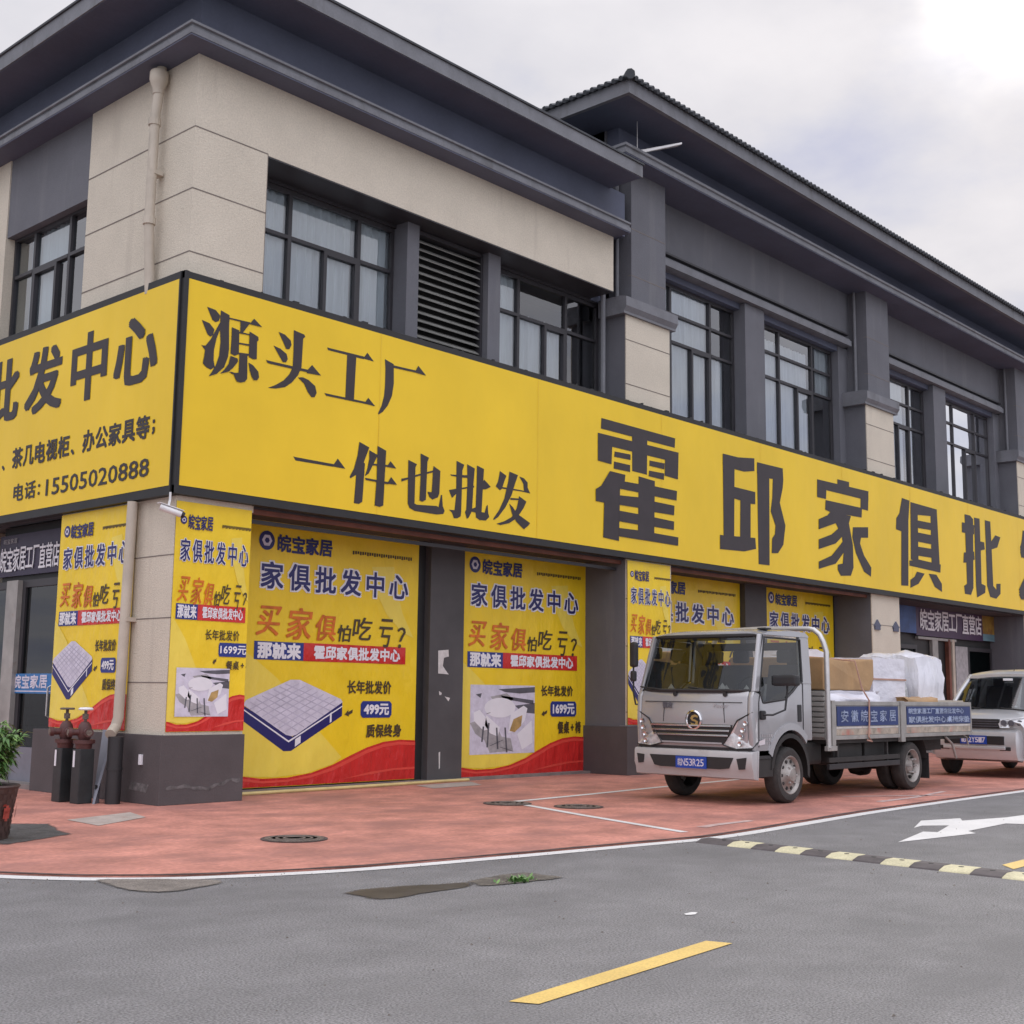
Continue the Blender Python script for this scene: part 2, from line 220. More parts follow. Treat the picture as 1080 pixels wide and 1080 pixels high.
# ------------------------------------------------------------------ mesh helpers
def origin_of(o):
    v = Vector((0, 0, 0))
    while o is not None: v = v + o.location; o = o.parent
    return v
class MB:
    def __init__(s): s.v = []; s.f = []; s.mi = []; s.m = 0
    def add(s, vs, fs):
        b = len(s.v); s.v += [Vector(p) for p in vs]
        for f in fs: s.f.append([b+i for i in f]); s.mi.append(s.m)
        return s
    def slot(s, i): s.m = i; return s
    def box(s, x0, x1, y0, y1, z0, z1):
        p = [(x, y, z) for z in (z0, z1) for y in (y0, y1) for x in (x0, x1)]
        return s.add(p, [(0, 2, 3, 1), (4, 5, 7, 6), (0, 1, 5, 4), (2, 6, 7, 3), (0, 4, 6, 2), (1, 3, 7, 5)])
    def quad(s, a, b, c, d): return s.add([a, b, c, d], [(0, 1, 2, 3)])
    def prism(s, poly, axis, a, b):            # poly in the two other axes (in x,y,z order), extruded along axis from a to b
        n = len(poly)
        def pt(p, t):
            return (t, p[0], p[1]) if axis == 0 else ((p[0], t, p[1]) if axis == 1 else (p[0], p[1], t))
        vs = [pt(p, a) for p in poly]+[pt(p, b) for p in poly]
        fs = [tuple(range(n)), tuple(range(2*n-1, n-1, -1))]+[(i, i+n, (i+1) % n+n, (i+1) % n) for i in range(n)]
        return s.add(vs, fs)
    def cyl(s, a, b, r0, r1=None, n=16, caps=True):
        r1 = r0 if r1 is None else r1; a = Vector(a); b = Vector(b); d = (b-a).normalized()
        u = d.orthogonal().normalized(); w = d.cross(u)
        vs = [a+(u*math.cos(2*math.pi*i/n)+w*math.sin(2*math.pi*i/n))*r0 for i in range(n)]+[b+(u*math.cos(2*math.pi*i/n)+w*math.sin(2*math.pi*i/n))*r1 for i in range(n)]
        fs = [(i, (i+1) % n, (i+1) % n+n, i+n) for i in range(n)]
        if caps: fs += [tuple(range(n-1, -1, -1)), tuple(range(n, 2*n))]
        return s.add(vs, fs)
    def tube(s, pts, r, n=8):
        pts = [Vector(p) for p in pts]; rings = []; u = None
        for i, p in enumerate(pts):
            d = (pts[min(i+1, len(pts)-1)]-pts[max(i-1, 0)]).normalized()
            u = (d.orthogonal() if u is None else (u-d*u.dot(d))).normalized(); w = d.cross(u)
            rr = r[i] if hasattr(r, '__len__') else r
            rings.append([p+(u*math.cos(2*math.pi*k/n)+w*math.sin(2*math.pi*k/n))*rr for k in range(n)])
        vs = [q for g in rings for q in g]; fs = []
        for i in range(len(pts)-1):
            for k in range(n): fs.append((i*n+k, i*n+(k+1) % n, (i+1)*n+(k+1) % n, (i+1)*n+k))
        fs += [tuple(range(n-1, -1, -1)), tuple(range((len(pts)-1)*n, len(pts)*n))]
        return s.add(vs, fs)
    def lathe(s, prof, centre, axis='Z', n=24, caps=True):  # prof: list of (radius, along)
        c = Vector(centre); ax = {'X': (Vector((1, 0, 0)), Vector((0, 1, 0)), Vector((0, 0, 1))), 'Y': (Vector((0, 1, 0)), Vector((0, 0, 1)), Vector((1, 0, 0))), 'Z': (Vector((0, 0, 1)), Vector((1, 0, 0)), Vector((0, 1, 0)))}[axis]
        vs = [c+ax[0]*h+(ax[1]*math.cos(2*math.pi*k/n)+ax[2]*math.sin(2*math.pi*k/n))*r for r, h in prof for k in range(n)]
        fs = [(i*n+k, i*n+(k+1) % n, (i+1)*n+(k+1) % n, (i+1)*n+k) for i in range(len(prof)-1) for k in range(n)]
        if caps and prof[0][0] > 1e-6: fs.append(tuple(range(n-1, -1, -1)))
        if caps and prof[-1][0] > 1e-6: fs.append(tuple(range((len(prof)-1)*n, len(prof)*n)))
        return s.add(vs, fs)
    def build(s, name, m, parent=None, bevel=0.0, smooth=False, seg=2):
        me = bpy.data.meshes.new(name); o0 = origin_of(parent)
        me.from_pydata([tuple(p-o0) for p in s.v], [], s.f)
        ms = m if isinstance(m, (list, tuple)) else [m]
        for k in ms: me.materials.append(W[k] if isinstance(k, str) else k)
        for p, i in zip(me.polygons, s.mi): p.material_index = min(i, len(ms)-1)
        bm = bmesh.new(); bm.from_mesh(me); bmesh.ops.recalc_face_normals(bm, faces=bm.faces)
        if bevel > 0:
            es = [e for e in bm.edges if len(e.link_faces) == 2 and e.calc_face_angle(0) > 0.5]
            bmesh.ops.bevel(bm, geom=es, offset=bevel, segments=seg, affect='EDGES', profile=0.6, clamp_overlap=True)
        bm.to_mesh(me); bm.free()
        if smooth:
            for p in me.polygons: p.use_smooth = True
            try: me.set_sharp_from_angle(angle=R(38))
            except Exception: pass
        me.update()
        o = bpy.data.objects.new(name, me); COL.objects.link(o); o.parent = parent
        return o
def thing(name, label, cat, loc, group=None):
    o = bpy.data.objects.new(name, None); COL.objects.link(o); o.location = loc; o.empty_display_size = 0.2
    o['label'] = label; o['category'] = cat
    if group: o['group'] = group
    return o
def tag(o, label, cat, group=None):
    o['label'] = label; o['category'] = cat
    if group: o['group'] = group
    return o
def parts(name, boxes, m, parent, **kw):
    for q in boxes: MB().box(*q).build(name, m, parent, **kw)
def struct(o, kind='structure'): o['kind'] = kind; return o
def copy_tree(o, parent=None):
    c = o.copy(); COL.objects.link(c); c.parent = parent
    for ch in list(o.children): copy_tree(ch, c)
    return c

# ------------------------------------------------------------------ lettering helpers
_txt = {}
def text2d(body):
    if body not in _txt:
        c = bpy.data.curves.new('t', 'FONT'); c.body = body; c.resolution_u = 2
        o = bpy.data.objects.new('t', c); COL.objects.link(o)
        dg = bpy.context.evaluated_depsgraph_get(); me = bpy.data.meshes.new_from_object(o.evaluated_get(dg))
        vs = [(v.co.x, v.co.y) for v in me.vertices]; fs = [tuple(p.vertices) for p in me.polygons]
        bpy.data.objects.remove(o); bpy.data.curves.remove(c); bpy.data.meshes.remove(me)
        xs = [v[0] for v in vs]; ys = [v[1] for v in vs]
        _txt[body] = (vs, fs, min(xs), max(xs), min(ys), max(ys))
    return _txt[body]
class Plane:
    """maps (u, v, d): u along the face reading left to right, v up, d outwards from the face"""
    def __init__(s, fn): s.fn = fn
    def __call__(s, u, v, d=0.0): return Vector(s.fn(u, v, d))
def text(mb, body, pl, u0, u1, v0, v1, d=0.004, bold=(0, 0), slant=0.0):
    vs, fs, a, b, c, e = text2d(body); su = (u1-u0)/max(1e-6, b-a); sv = (v1-v0)/max(1e-6, e-c)
    bx, by = bold
    offs = [(0, 0)] if bx == 0 and by == 0 else [(0, 0), (-bx, -by), (bx, -by), (bx, by), (-bx, by), (bx, 0), (-bx, 0), (0, by), (0, -by)]
    for i, (ox, oy) in enumerate(offs):
        mb.add([pl(u0+(x-a)*su+ox+slant*(y-c)*sv, v0+(y-c)*sv+oy, d+i*0.00025) for x, y in vs], fs)
def chars(mb, body, pl, u0, u1, v0, v1, d=0.004, bold=(0, 0), gap=0.12):
    n = len(body); w = (u1-u0)/n
    for i, ch in enumerate(body):
        vs, fs, a, b, c, e = text2d(ch)
        wide = max(0.25, min(1.0, (b-a)/0.9)); tall = max(0.1, min(1.0, (e-c)/0.9)); cw = w*(1-gap)*wide; chh = (v1-v0)*tall
        if ch.isdigit() or ch.isupper(): cw = w*(1-gap); chh = (v1-v0)*0.92
        if ch == '一': cw = w*(1-gap); chh = (v1-v0)*0.16
        uc = u0+(i+.5)*w; vc = (v0+v1)/2
        if ch == '、': uc -= w*.25; vc = v0+(v1-v0)*.14; cw = w*.22; chh = (v1-v0)*.22
        if ch == '；' or ch == '：': uc -= w*.25; vc = v0+(v1-v0)*.42; cw = w*.13; chh = (v1-v0)*.6
        text(mb, ch, pl, uc-cw/2, uc+cw/2, vc-chh/2, vc+chh/2, d, bold)
def poly(mb, pl, pts, d): mb.add([pl(u, v, d) for u, v in pts], [tuple(range(len(pts)))])
def rect(mb, pl, u0, u1, v0, v1, d): poly(mb, pl, [(u0, v0), (u1, v0), (u1, v1), (u0, v1)], d)
def disc(mb, pl, u, v, ru, rv, d, n=20): poly(mb, pl, [(u+ru*math.cos(2*math.pi*k/n), v+rv*math.sin(2*math.pi*k/n)) for k in range(n)], d)
GLYPHS = {
'源': [[317,5745,440,5732,508,5678,490,5611,444,5586,399,5604],[254,5570,362,5554,433,5493,417,5420,379,5395,338,5417],[260,5272,286,5267,322,5275,388,5365,504,5593,537,5587,467,5390,439,5245,441,5121,462,5042,408,5003,344,5018,295,5056,309,5148,317,5219,288,5247],[512,5747,636,5715,636,5553,649,5304,641,5211,593,5069,490,4965,384,4916,425,4979,476,5072,513,5191,525,5361,508,5524,508,5664],[629,5686,935,5696,936,5676,630,5668],[991,5756,1114,5676,927,5674],[794,5674,935,5686,880,5609,834,5542,797,5547],[675,5576,783,5561,790,5270,734,5237,671,5252,676,5408],[778,5543,934,5550,935,5533,778,5526],[932,5581,1061,5542,1068,5501,1047,5482,1052,5261,999,5250,935,5265],[784,5410,940,5423,941,5402,785,5392],[791,5289,946,5303,947,5282,792,5266],[798,5272,914,5282,925,4994,897,4950,832,4927,774,4930,744,4980,730,5005,664,5020,687,5032,745,5029,797,5040],[673,5224,776,5211,783,5177,725,5095,655,5025,537,4977,598,5042,650,5122],[935,5194,1003,5173,1082,5111,1097,5042,1070,5002,1020,4992,985,5034,956,5100]],
'头': [[1364,5675,1462,5660,1553,5607,1570,5552,1540,5491,1488,5483,1440,5560],[1295,5485,1400,5467,1499,5420,1520,5358,1496,5313,1443,5306,1387,5374],[1596,5749,1763,5727,1779,5701,1747,5672,1737,5300,1688,5188,1595,5075,1493,4997,1355,4952,1235,4938,1353,4999,1471,5080,1555,5176,1600,5273,1603,5478],[1193,5283,1219,5279,1910,5288,1912,5254,1237,5245,1211,5251],[1828,5277,1903,5362,2052,5253,1820,5240],[1687,5157,1764,5175,1853,5158,1963,5100,1991,5017,1960,4955,1911,4946,1850,4999,1787,5097]],
'工': [[2136,5642,2171,5641,2764,5651,2755,5613,2172,5609,2152,5608],[2815,5715,2933,5619,2744,5620],[2470,5623,2627,5623,2608,5026,2462,5024],[2115,5040,2146,5038,2829,5049,2830,5021,2147,5009],[2853,5112,2977,5018,2788,5022]],
'厂': [[3127,5693,3289,5655,3298,5388,3270,5214,3198,5066,3113,4967,3039,4917,3032,4936,3089,5046,3128,5187,3140,5324,3141,5561],[3278,5639,3711,5650,3700,5621,3279,5606],[3743,5726,3894,5616,3677,5620]],
'一': [[1658,4150,1686,4146,2315,4144,2296,4109,1698,4102],[2369,4226,2500,4111,2286,4112]],
'件': [[2724,4500,2896,4451,2866,4378,2808,4239,2830,4225,2802,3719,2745,3683,2661,3685,2677,3929,2684,4059,2587,3997,2576,4020,2644,4134,2699,4320],[2897,4415,3049,4372,2978,4247,2898,4104,2836,4063,2874,4167,2901,4301],[2946,4245,3238,4264,3239,4238,2947,4223],[3276,4323,3383,4238,3206,4238],[2984,4387,3049,4369,3050,4343,2975,4345],[3038,4495,3192,4452,3166,3713,3106,3686,3015,3695,3039,4058,3039,4338],[2837,4039,3246,4036,3247,4007,2848,4013],[3292,4112,3401,4020,3225,4014]],
'也': [[3598,4388,3759,4352,3733,4305,3730,3806,3776,3795,4148,3822,4184,3809,4227,3986,4250,3989,4266,3836,4304,3772,4281,3726,4151,3703,3733,3706,3641,3737,3606,3792],[3476,4113,3606,4148,3606,4124,3484,4077],[3718,4193,4075,4311,4076,4285,3719,4168],[4073,4371,4205,4320,4195,4000,4168,3945,4063,3901,4004,3933,3967,3997,4049,4002,4063,4309],[3823,4511,3983,4473,3954,4414,3940,3883,3878,3850,3820,3859,3833,4192]],
'批': [[4520,4510,4676,4474,4641,4390,4631,3792,4621,3730,4560,3697,4487,3689,4449,3762,4388,3799,4497,3803,4523,4023,4521,4285],[4398,4300,4435,4300,4742,4333,4743,4294,4619,4285,4423,4281],[4380,4075,4525,4111,4883,4201,4884,4175,4623,4115,4515,4031,4444,3970,4418,4010],[4733,4491,4890,4451,4870,4244,4849,3834,4782,3730,4745,3708,4705,3800,4729,3838,4745,4227],[4935,4502,5081,4469,5067,4270,5044,3839,5107,3837,5144,3940,5169,3961,5184,3837,5206,3786,5135,3728,5008,3720,4932,3747,4917,3825,4933,4252],[5023,4211,5084,4317,5123,4295,5228,4228,5126,4179,5024,4166],[4828,3858,4928,3897,4930,3817,4829,3823]],
'发': [[5419,4489,5561,4436,5514,4347,5469,4232,5425,4205,5332,4251,5383,4330],[5463,4259,5893,4264,6086,4256,6087,4241,5894,4246,5464,4235],[5624,4509,5813,4479,5756,4361,5678,4167,5548,3969,5393,3807,5303,3752,5289,3769,5417,3918,5519,4093,5595,4340],[5841,4465,5945,4451,6029,4397,6030,4323,6087,4241,5948,4266,5933,4366],[5652,4119,5841,4133,5841,4110,5653,4091],[5840,4169,6006,4106,5939,3997,5792,3833,5632,3743,5448,3696,5356,3704,5525,3759,5684,3839,5789,3979,5828,4103],[5627,4033,5708,3988,5790,3906,6093,3793,6052,3751,5957,3686,5793,3778,5697,3877]],
'霍': [[7802,5688,9857,5679,9842,5510,7791,5513],[8624,5679,9047,5677,9031,4926,8621,4934],[7710,5431,9955,5442,9940,5258,9045,5258,8622,5259,7710,5259],[7710,5431,8095,5430,8067,4967,7711,4978],[9561,5430,9955,5442,9930,4968,9538,4981],[8151,5191,8576,5203,8576,5111,8134,5102],[8134,5022,8564,5024,8564,4908,8123,4906],[9104,5180,9540,5193,9527,5089,9103,5090],[9091,5006,9526,5016,9513,4905,9078,4908],[8023,4850,8432,4844,8415,4730,8291,4592,8262,3736,7850,3754,7876,4317,7660,4318,7659,4511,7794,4579],[8795,4869,9251,4848,9226,3880,8774,3880],[8263,4727,8806,4739,8794,4596,8262,4595],[9233,4759,9897,4761,9882,4594,9231,4587],[8262,4484,8794,4515,8793,4339,8262,4328],[9231,4497,9818,4495,9804,4329,9229,4318],[8262,4232,8792,4233,8792,4057,8262,4059],[9229,4229,9803,4220,9795,4074,9228,4068],[8262,3949,8791,3963,9925,3960,9917,3814,8262,3812]],
'邱': [[11352,5636,11861,5641,12433,5705,12426,5463,12072,5402,11727,5405,11348,5429],[11352,5636,11746,5624,11696,4155,11347,4120],[11719,5071,12444,5065,12437,4833,12275,4825,11713,4855],[11931,5000,12280,5004,12255,4132,11894,4117],[11230,4135,11333,4138,12418,4196,12442,3993,12031,3908,11225,3880],[12521,5645,12960,5639,12912,3725,12522,3716],[12521,5645,13460,5657,13475,5423,12929,5390,12514,5435],[13084,5432,13476,5443,13446,5274,13325,4971,13522,4543,13429,4165,13228,3985,12996,3964,13021,4247,13124,4338,13153,4503,12985,4768,13047,5019]],
'家': [[14806,5626,17026,5660,17014,5457,14798,5448],[15653,5740,16160,5748,16152,5601,15645,5586],[14806,5626,15196,5624,15154,5265,14789,5261],[16685,5648,17026,5660,16982,5235,16634,5238],[15136,5242,16708,5260,16677,5053,16068,5036,15377,5008,15110,5044],[15379,5063,16027,5083,15536,4809,14825,4610,14834,4815,15205,4939],[15676,5034,16200,5030,16103,4870,16255,4419,16255,3954,16130,3776,15695,3742,15573,3857,15578,3961,15794,4000,15851,4255,15782,4584,15536,4809],[14815,4405,15354,4561,15793,4795,16096,4742,15515,4391,14806,4209],[14795,3956,15333,4126,15819,4462,16077,4402,15494,3974,14788,3810],[16276,4804,16960,4876,16946,4649,16624,4617,16572,4492,16739,4250,17055,4019,17025,3823,16718,3906,16379,4261,16237,4587]],
'俱': [[18639,5714,19017,5700,18929,5221,18820,3756,18467,3740,18554,4953,18286,4971,18324,5223,18483,5354],[19066,5674,19430,5648,19381,4346,18988,4358],[19066,5674,20458,5665,20443,5491,19045,5395],[20105,5657,20458,5665,20512,4348,20070,4311],[19349,5290,20153,5307,20139,5140,19336,5117],[19349,5012,20162,5024,20144,4810,19333,4802],[19324,4686,20157,4703,20140,4495,19307,4478],[18914,4329,19384,4393,20570,4376,20531,4184,18906,4215],[19279,4109,19677,4094,19341,3839,18919,3718,18933,3900,19145,3984],[19892,4110,20305,4119,20587,3928,20582,3739,20193,3830]],
'批2': [[22056,5735,22382,5737,22559,5667,22414,3961,22250,3778,21892,3779,21863,3971,22035,4033,22052,4819],[21880,5518,22606,5521,22583,5293,21856,5269],[21929,4784,22540,4864,22557,4666,22086,4552,21870,4533],[22625,5714,22961,5721,22953,5153,23191,5151,23211,4976,22954,4927,22919,4096,23166,4064,23122,3885,22611,3737,22578,4022],[23288,5722,23634,5723,23645,5221,23924,5403,24251,5384,24022,5102,23649,5016,23653,4098,23837,4009,23854,4163,24131,4183,24102,3925,23813,3783,23430,3805,23267,4071]],
}

# ------------------------------------------------------------------ ground
ZR = -0.012
o = MB().quad((-400, -400, ZR), (400, -400, ZR), (400, 400, ZR), (-400, 400, ZR)).build('road', 'asphalt'); struct(o)
EDGE = [(-4.75, 40), (-4.7, 8), (-4.66, 2), (-4.58, 0), (-4.42, -1.6), (-4.1, -2.9), (-3.64, -3.83), (-3.06, -4.56), (-2.27, -4.98), (-1.44, -5.26), (-0.02, -5.5), (1.45, -5.72), (2.0, -5.82), (2.85, -5.80), (4.5, -5.66), (6.33, -5.53), (10.7, -5.45), (20, -5.42), (60, -5.35)]
def smooth_line(P, k=2):
    for _ in range(k):
        Q = [P[0]]
        for a, b in zip(P[:-1], P[1:]): Q += [(a[0]*.75+b[0]*.25, a[1]*.75+b[1]*.25), (a[0]*.25+b[0]*.75, a[1]*.25+b[1]*.75)]
        P = Q+[P[-1]]
    return P
EDGE = smooth_line(EDGE)
def offset_line(P, d):
    out = []
    for i in range(len(P)):
        a = Vector(P[max(i-1, 0)]); b = Vector(P[min(i+1, len(P)-1)]); t = (b-a).normalized(); out.append((P[i][0]-t.y*d, P[i][1]+t.x*d))
    return out
def strip(P, w, z, jit=0.0):
    a = offset_line(P, w/2); b = offset_line(P, -w/2); mb = MB()
    if jit:
        a = [(x+random.uniform(-jit, jit), y+random.uniform(-jit, jit)) for x, y in a]; b = [(x+random.uniform(-jit, jit), y+random.uniform(-jit, jit)) for x, y in b]
    mb.add([(x, y, z) for x, y in a]+[(x, y, z) for x, y in b], [(i, i+1, len(P)+i+1, len(P)+i) for i in range(len(P)-1)])
    return mb
inner = offset_line(EDGE, 0.10)
pv = MB(); n = len(inner)
pv.add([(x, y, 0) for x, y in inner]+[(60, 40, 0)], [tuple(range(n+1))])
pv.add([(x, y, 0) for x, y in inner]+[(x, y, -0.03) for x, y in inner], [(i, i+1, n+i+1, n+i) for i in range(n-1)])
struct(pv.build('pavement', 'redpave'))
struct(strip(offset_line(EDGE, 0.115), 0.05, 0.004, 0.012).build('kerb_seam', 'seam'))
struct(strip(EDGE, 0.14, ZR+0.004, 0.004).build('edge_line', 'lwhite'))
def flat(name, pts, z, m, kind='structure'):
    return struct(MB().add([(x, y, z) for x, y in pts], [tuple(range(len(pts)))]).build(name, m), kind)
def blob(cx, cy, rx, ry, n=28, j=0.15, a=0.0):
    out = []; ph = [random.uniform(0, 6.28) for _ in range(4)]
    for k in range(n):
        t = 2*math.pi*k/n; r = 1+j*(math.sin(2*t+ph[0])+.7*math.sin(3*t+ph[1])+.5*math.sin(5*t+ph[2])+.4*math.sin(9*t+ph[3])); x = rx*r*math.cos(t); y = ry*r*math.sin(t)
        out.append((cx+x*math.cos(a)-y*math.sin(a), cy+x*math.sin(a)+y*math.cos(a)))
    return out
def patch(name, pts, z, m, shrink=0.62):
    cx = sum(p[0] for p in pts)/len(pts); cy = sum(p[1] for p in pts)/len(pts); n = len(pts)
    inn = [(cx+(x-cx)*shrink, cy+(y-cy)*shrink) for x, y in pts]
    o = MB().add([(x, y, z) for x, y in pts]+[(x, y, z) for x, y in inn]+[(cx, cy, z)], [(i, (i+1) % n, (i+1) % n+n, i+n) for i in range(n)]+[(n+i, n+(i+1) % n, 2*n) for i in range(n)]).build(name, m)
    a = o.data.attributes.new('fade', 'FLOAT', 'POINT')
    for i in range(len(o.data.vertices)): a.data[i].value = 0.0 if i < n else 1.0
    return struct(o)
flat('centre_dash', [(-3.765, -8.655), (-3.71, -8.775), (-2.0, -8.63), (-2.045, -8.495)], ZR+0.004, 'lyellow')
flat('centre_line', [(2.25, -8.39), (2.06, -8.55), (2.3, -8.545), (9, -8.40), (9, -8.26)], ZR+0.004, 'lyellow')
flat('lane_arrow', [(3.10, -7.12), (4.15, -6.88), (4.21, -7.0), (4.93, -6.80), (4.70, -6.62), (4.42, -6.66), (5.20, -6.38), (5.80, -6.55), (5.55, -6.68), (6.3, -6.86), (8.2, -6.95), (8.2, -7.12), (6.2, -7.10), (5.75, -7.35), (5.6, -7.12), (4.55, -7.16), (4.4, -7.30)], ZR+0.004, 'lwhite')
struct(strip([(3.40, -2.13), (2.8, -3.75), (2.24, -5.40)], 0.10, 0.004, 0.006).build('parking_line', 'lwhite'))
struct(strip([(3.40, -2.10), (5.0, -1.97), (6.75, -1.80), (9.2, -1.6)], 0.11, 0.004, 0.008).build('parking_line', 'lwhite'))
struct(strip([(2.72, -5.26), (3.1, -5.20), (3.7, -5.24)], 0.10, 0.004, 0.02).build('parking_line', 'worn'))
struct(strip([(7.0, -5.02), (8.0, -5.0), (9.4, -4.8)], 0.10, 0.004, 0.02).build('parking_line', 'worn'))
struct(strip([(7.4, -4.3), (8.4, -4.9), (8.9, -5.2)], 0.07, 0.004, 0.02).build('parking_line', 'worn'))
patch('rubber_mat', [(-2.05, -0.53), (-1.70, -0.86), (-1.96, -1.62), (-2.0, -1.9), (-2.85, -2.3), (-3.2, -1.6)], 0.004, 'mat_soft', .6)
flat('concrete_patch', [(-1.45, -0.70), (-0.58, -0.40), (-0.74, -0.96), (-1.50, -1.38)], 0.004, 'patch')
flat('concrete_patch', [(4.4, 0.55), (5.55, 0.62), (5.2, 0.05), (4.2, 0.0)], 0.004, 'patch')
patch('dirt_patch', smooth_line([(-3.266, -4.326), (-3.08, -4.469), (-2.847, -4.685), (-2.65, -4.899), (-2.603, -5.063), (-2.766, -5.144), (-3.002, -5.201), (-3.219, -5.21), (-3.338, -5.072), (-3.354, -4.816), (-3.32, -4.568)], 1), ZR+0.008, 'dirt_soft', .6)
patch('puddle', smooth_line([(-2.432, -5.951), (-2.26, -5.897), (-2.075, -5.931), (-1.858, -5.992), (-1.627, -6.12), (-1.422, -6.163), (-1.454, -6.311), (-1.659, -6.349), (-1.845, -6.341), (-2.035, -6.324), (-2.257, -6.375), (-2.425, -6.342), (-2.465, -6.254), (-2.436, -6.104)], 2), ZR+0.005, 'wet_soft', .6)
patch('dirt_patch', smooth_line([(-1.48, -6.138), (-1.229, -6.097), (-0.95, -6.067), (-0.769, -6.135), (-0.803, -6.3), (-0.75, -6.477), (-0.906, -6.521), (-1.091, -6.471), (-1.289, -6.465), (-1.469, -6.413), (-1.592, -6.355)], 2), ZR+0.0065, 'dirt2_soft', .6)
flat('paint_spot', blob(-1.40, -7.96, .055, .03, j=.1), ZR+0.004, 'lwhite')
for i, (x, y, s, lb) in enumerate([(-0.81, -3.43, .255, 'round iron manhole cover alone in the open red pavement near the corner'), (3.25, -2.22, .25, 'round iron manhole cover crossed by the end of the white parking line'), (3.57, -3.03, .25, 'round iron manhole cover just inside the white parking line near the truck')]):
    t = thing('manhole_cover', lb, 'manhole cover', (x, y, 0), 'manhole covers in the red pavement')
    MB().lathe([(s+.035, 0.003), (s+.035, 0.007), (s, 0.007)], (x, y, 0), n=40).build('rim', 'seam', t)
    mb = MB().lathe([(0.0001, 0.006), (s, 0.006), (s, 0.010), (0.0001, 0.0105)], (x, y, 0), n=40)
    for rr in (.35, .6, .83): mb.lathe([(s*rr-.012, 0.0105), (s*rr-.008, .015), (s*rr+.008, .015), (s*rr+.012, .0105)], (x, y, 0), n=32)
    mb.build('lid', 'iron', t)

gm = MB(); rg = random.Random(12)
for _ in range(420):                                    # grit and small stones swept against the edge of the pavement and over the road
    if rg.random() < .6: k_ = rg.randrange(8, len(EDGE)-8); ex, ey = EDGE[k_]; x_ = ex+rg.gauss(0, .18); y_ = ey-abs(rg.gauss(.02, .14))
    else: x_ = rg.uniform(-6, 8); y_ = rg.uniform(-10.5, -5.2)
    if y_ > -4 and x_ > -4: continue
    r_ = rg.uniform(.003, .011); gm.add([(x_-r_, y_, ZR), (x_+r_*.8, y_-r_*.7, ZR), (x_+r_*.3, y_+r_, ZR), (x_, y_, ZR+r_)], [(0, 1, 3), (1, 2, 3), (2, 0, 3)])
struct(gm.build('road_grit', 'dirt'), 'stuff')

# speed bump: rubber modules in turn yellow and black
t = thing('speed_bump', 'low rubber speed bump of alternating yellow and black blocks across the grey road', 'speed bump', (1.75, -7.4, ZR))
y = -5.98; k = 0
while y > -11.5:
    xc = 1.865+(y+6)*0.075; a = 0.245
    mb = MB().prism([(xc-.165, ZR), (xc-.15, ZR+.010), (xc-.06, ZR+.032), (xc+.06, ZR+.032), (xc+.15, ZR+.010), (xc+.165, ZR)], 1, y, y-a+.006)
    if k == 0: mb = MB().prism([(xc-.165, ZR), (xc-.06, ZR+.03), (xc+.06, ZR+.03), (xc+.165, ZR)], 1, y+.1, y-a+.006)
    p = mb.build('yellow_block' if k % 2 else 'black_block', 'bumpy' if k % 2 else 'bumpk', t, bevel=.006)
    MB().lathe([(.0001, 0), (.02, 0), (.02, .004), (.0001, .005)], (xc-.03, y-a/2, ZR+.031), n=10).build('bolt', 'chassis', p)
    y -= a; k += 1

# ------------------------------------------------------------------ the building
B = thing('shop_building', 'two storey cream and purple grey corner building with tiled eaves behind the yellow signs', 'building', (0.1, 0.1, 0))
def part(mb, name, m, parent=None, **kw): return mb.build(name, m, parent or B, **kw)
YF = 0.12; XE = 36.0; YE = 12.0
ZS = 3.52                                            # soffit over the shop fronts
# --- corner block, upper storey (cream), with its joints
part(MB().box(.12, 1.19, .12, 1.3, 3.4, 8.95), 'cream_wall', 'cream')
part(MB().box(.121, 1.0, 1.3, 2.60, 3.4, 8.95), 'cream_wall', 'cream')
part(MB().box(1.19, 8.28, .12, .62, 7.95, 8.95), 'cream_lintel', 'cream')
mb = MB()
for z in (7.97, 7.192, 6.407):
    mb.box(.116, 1.19, .116, .13, z-.007, z+.007); mb.box(.116, .13, .13, 2.60, z-.007, z+.007)
mb.box(1.186, 1.194, .117, .13, 6.1, 7.97)
part(mb, 'wall_joint', 'joint')
# spandrel band behind the sign boards, full length
part(MB().box(1.19, XE, .45, 1.2, ZS, 6.0), 'spandrel', 'grey')
part(MB().box(.45, 1.0, 2.6, YE, ZS, 6.0), 'spandrel', 'grey')
part(MB().box(1.16, 8.7, .16, 1.1, ZS-.06, ZS), 'soffit_board', 'inside')
part(MB().box(9.8, XE, .16, 1.1, ZS-.06, ZS), 'soffit_board', 'inside')
part(MB().box(1.19, 8.28, .122, .69, 7.93, 7.949), 'lintel_soffit', 'frame')
part(MB().box(8.27, 8.283, .2, .62, 7.95, 8.9), 'lintel_end', 'soffit')
# --- left face beyond the cream panel: grey frieze over the window, then cream again
part(MB().box(.14, .5, 2.60, 4.90, 7.72, 8.95), 'frieze', 'grey')
part(MB().box(.12, .7, 4.90, 7.4, 5.9, 8.95), 'cream_wall', 'cream')
part(MB().box(.14, .7, 7.4, YE, 5.9, 8.95), 'frieze', 'grey')
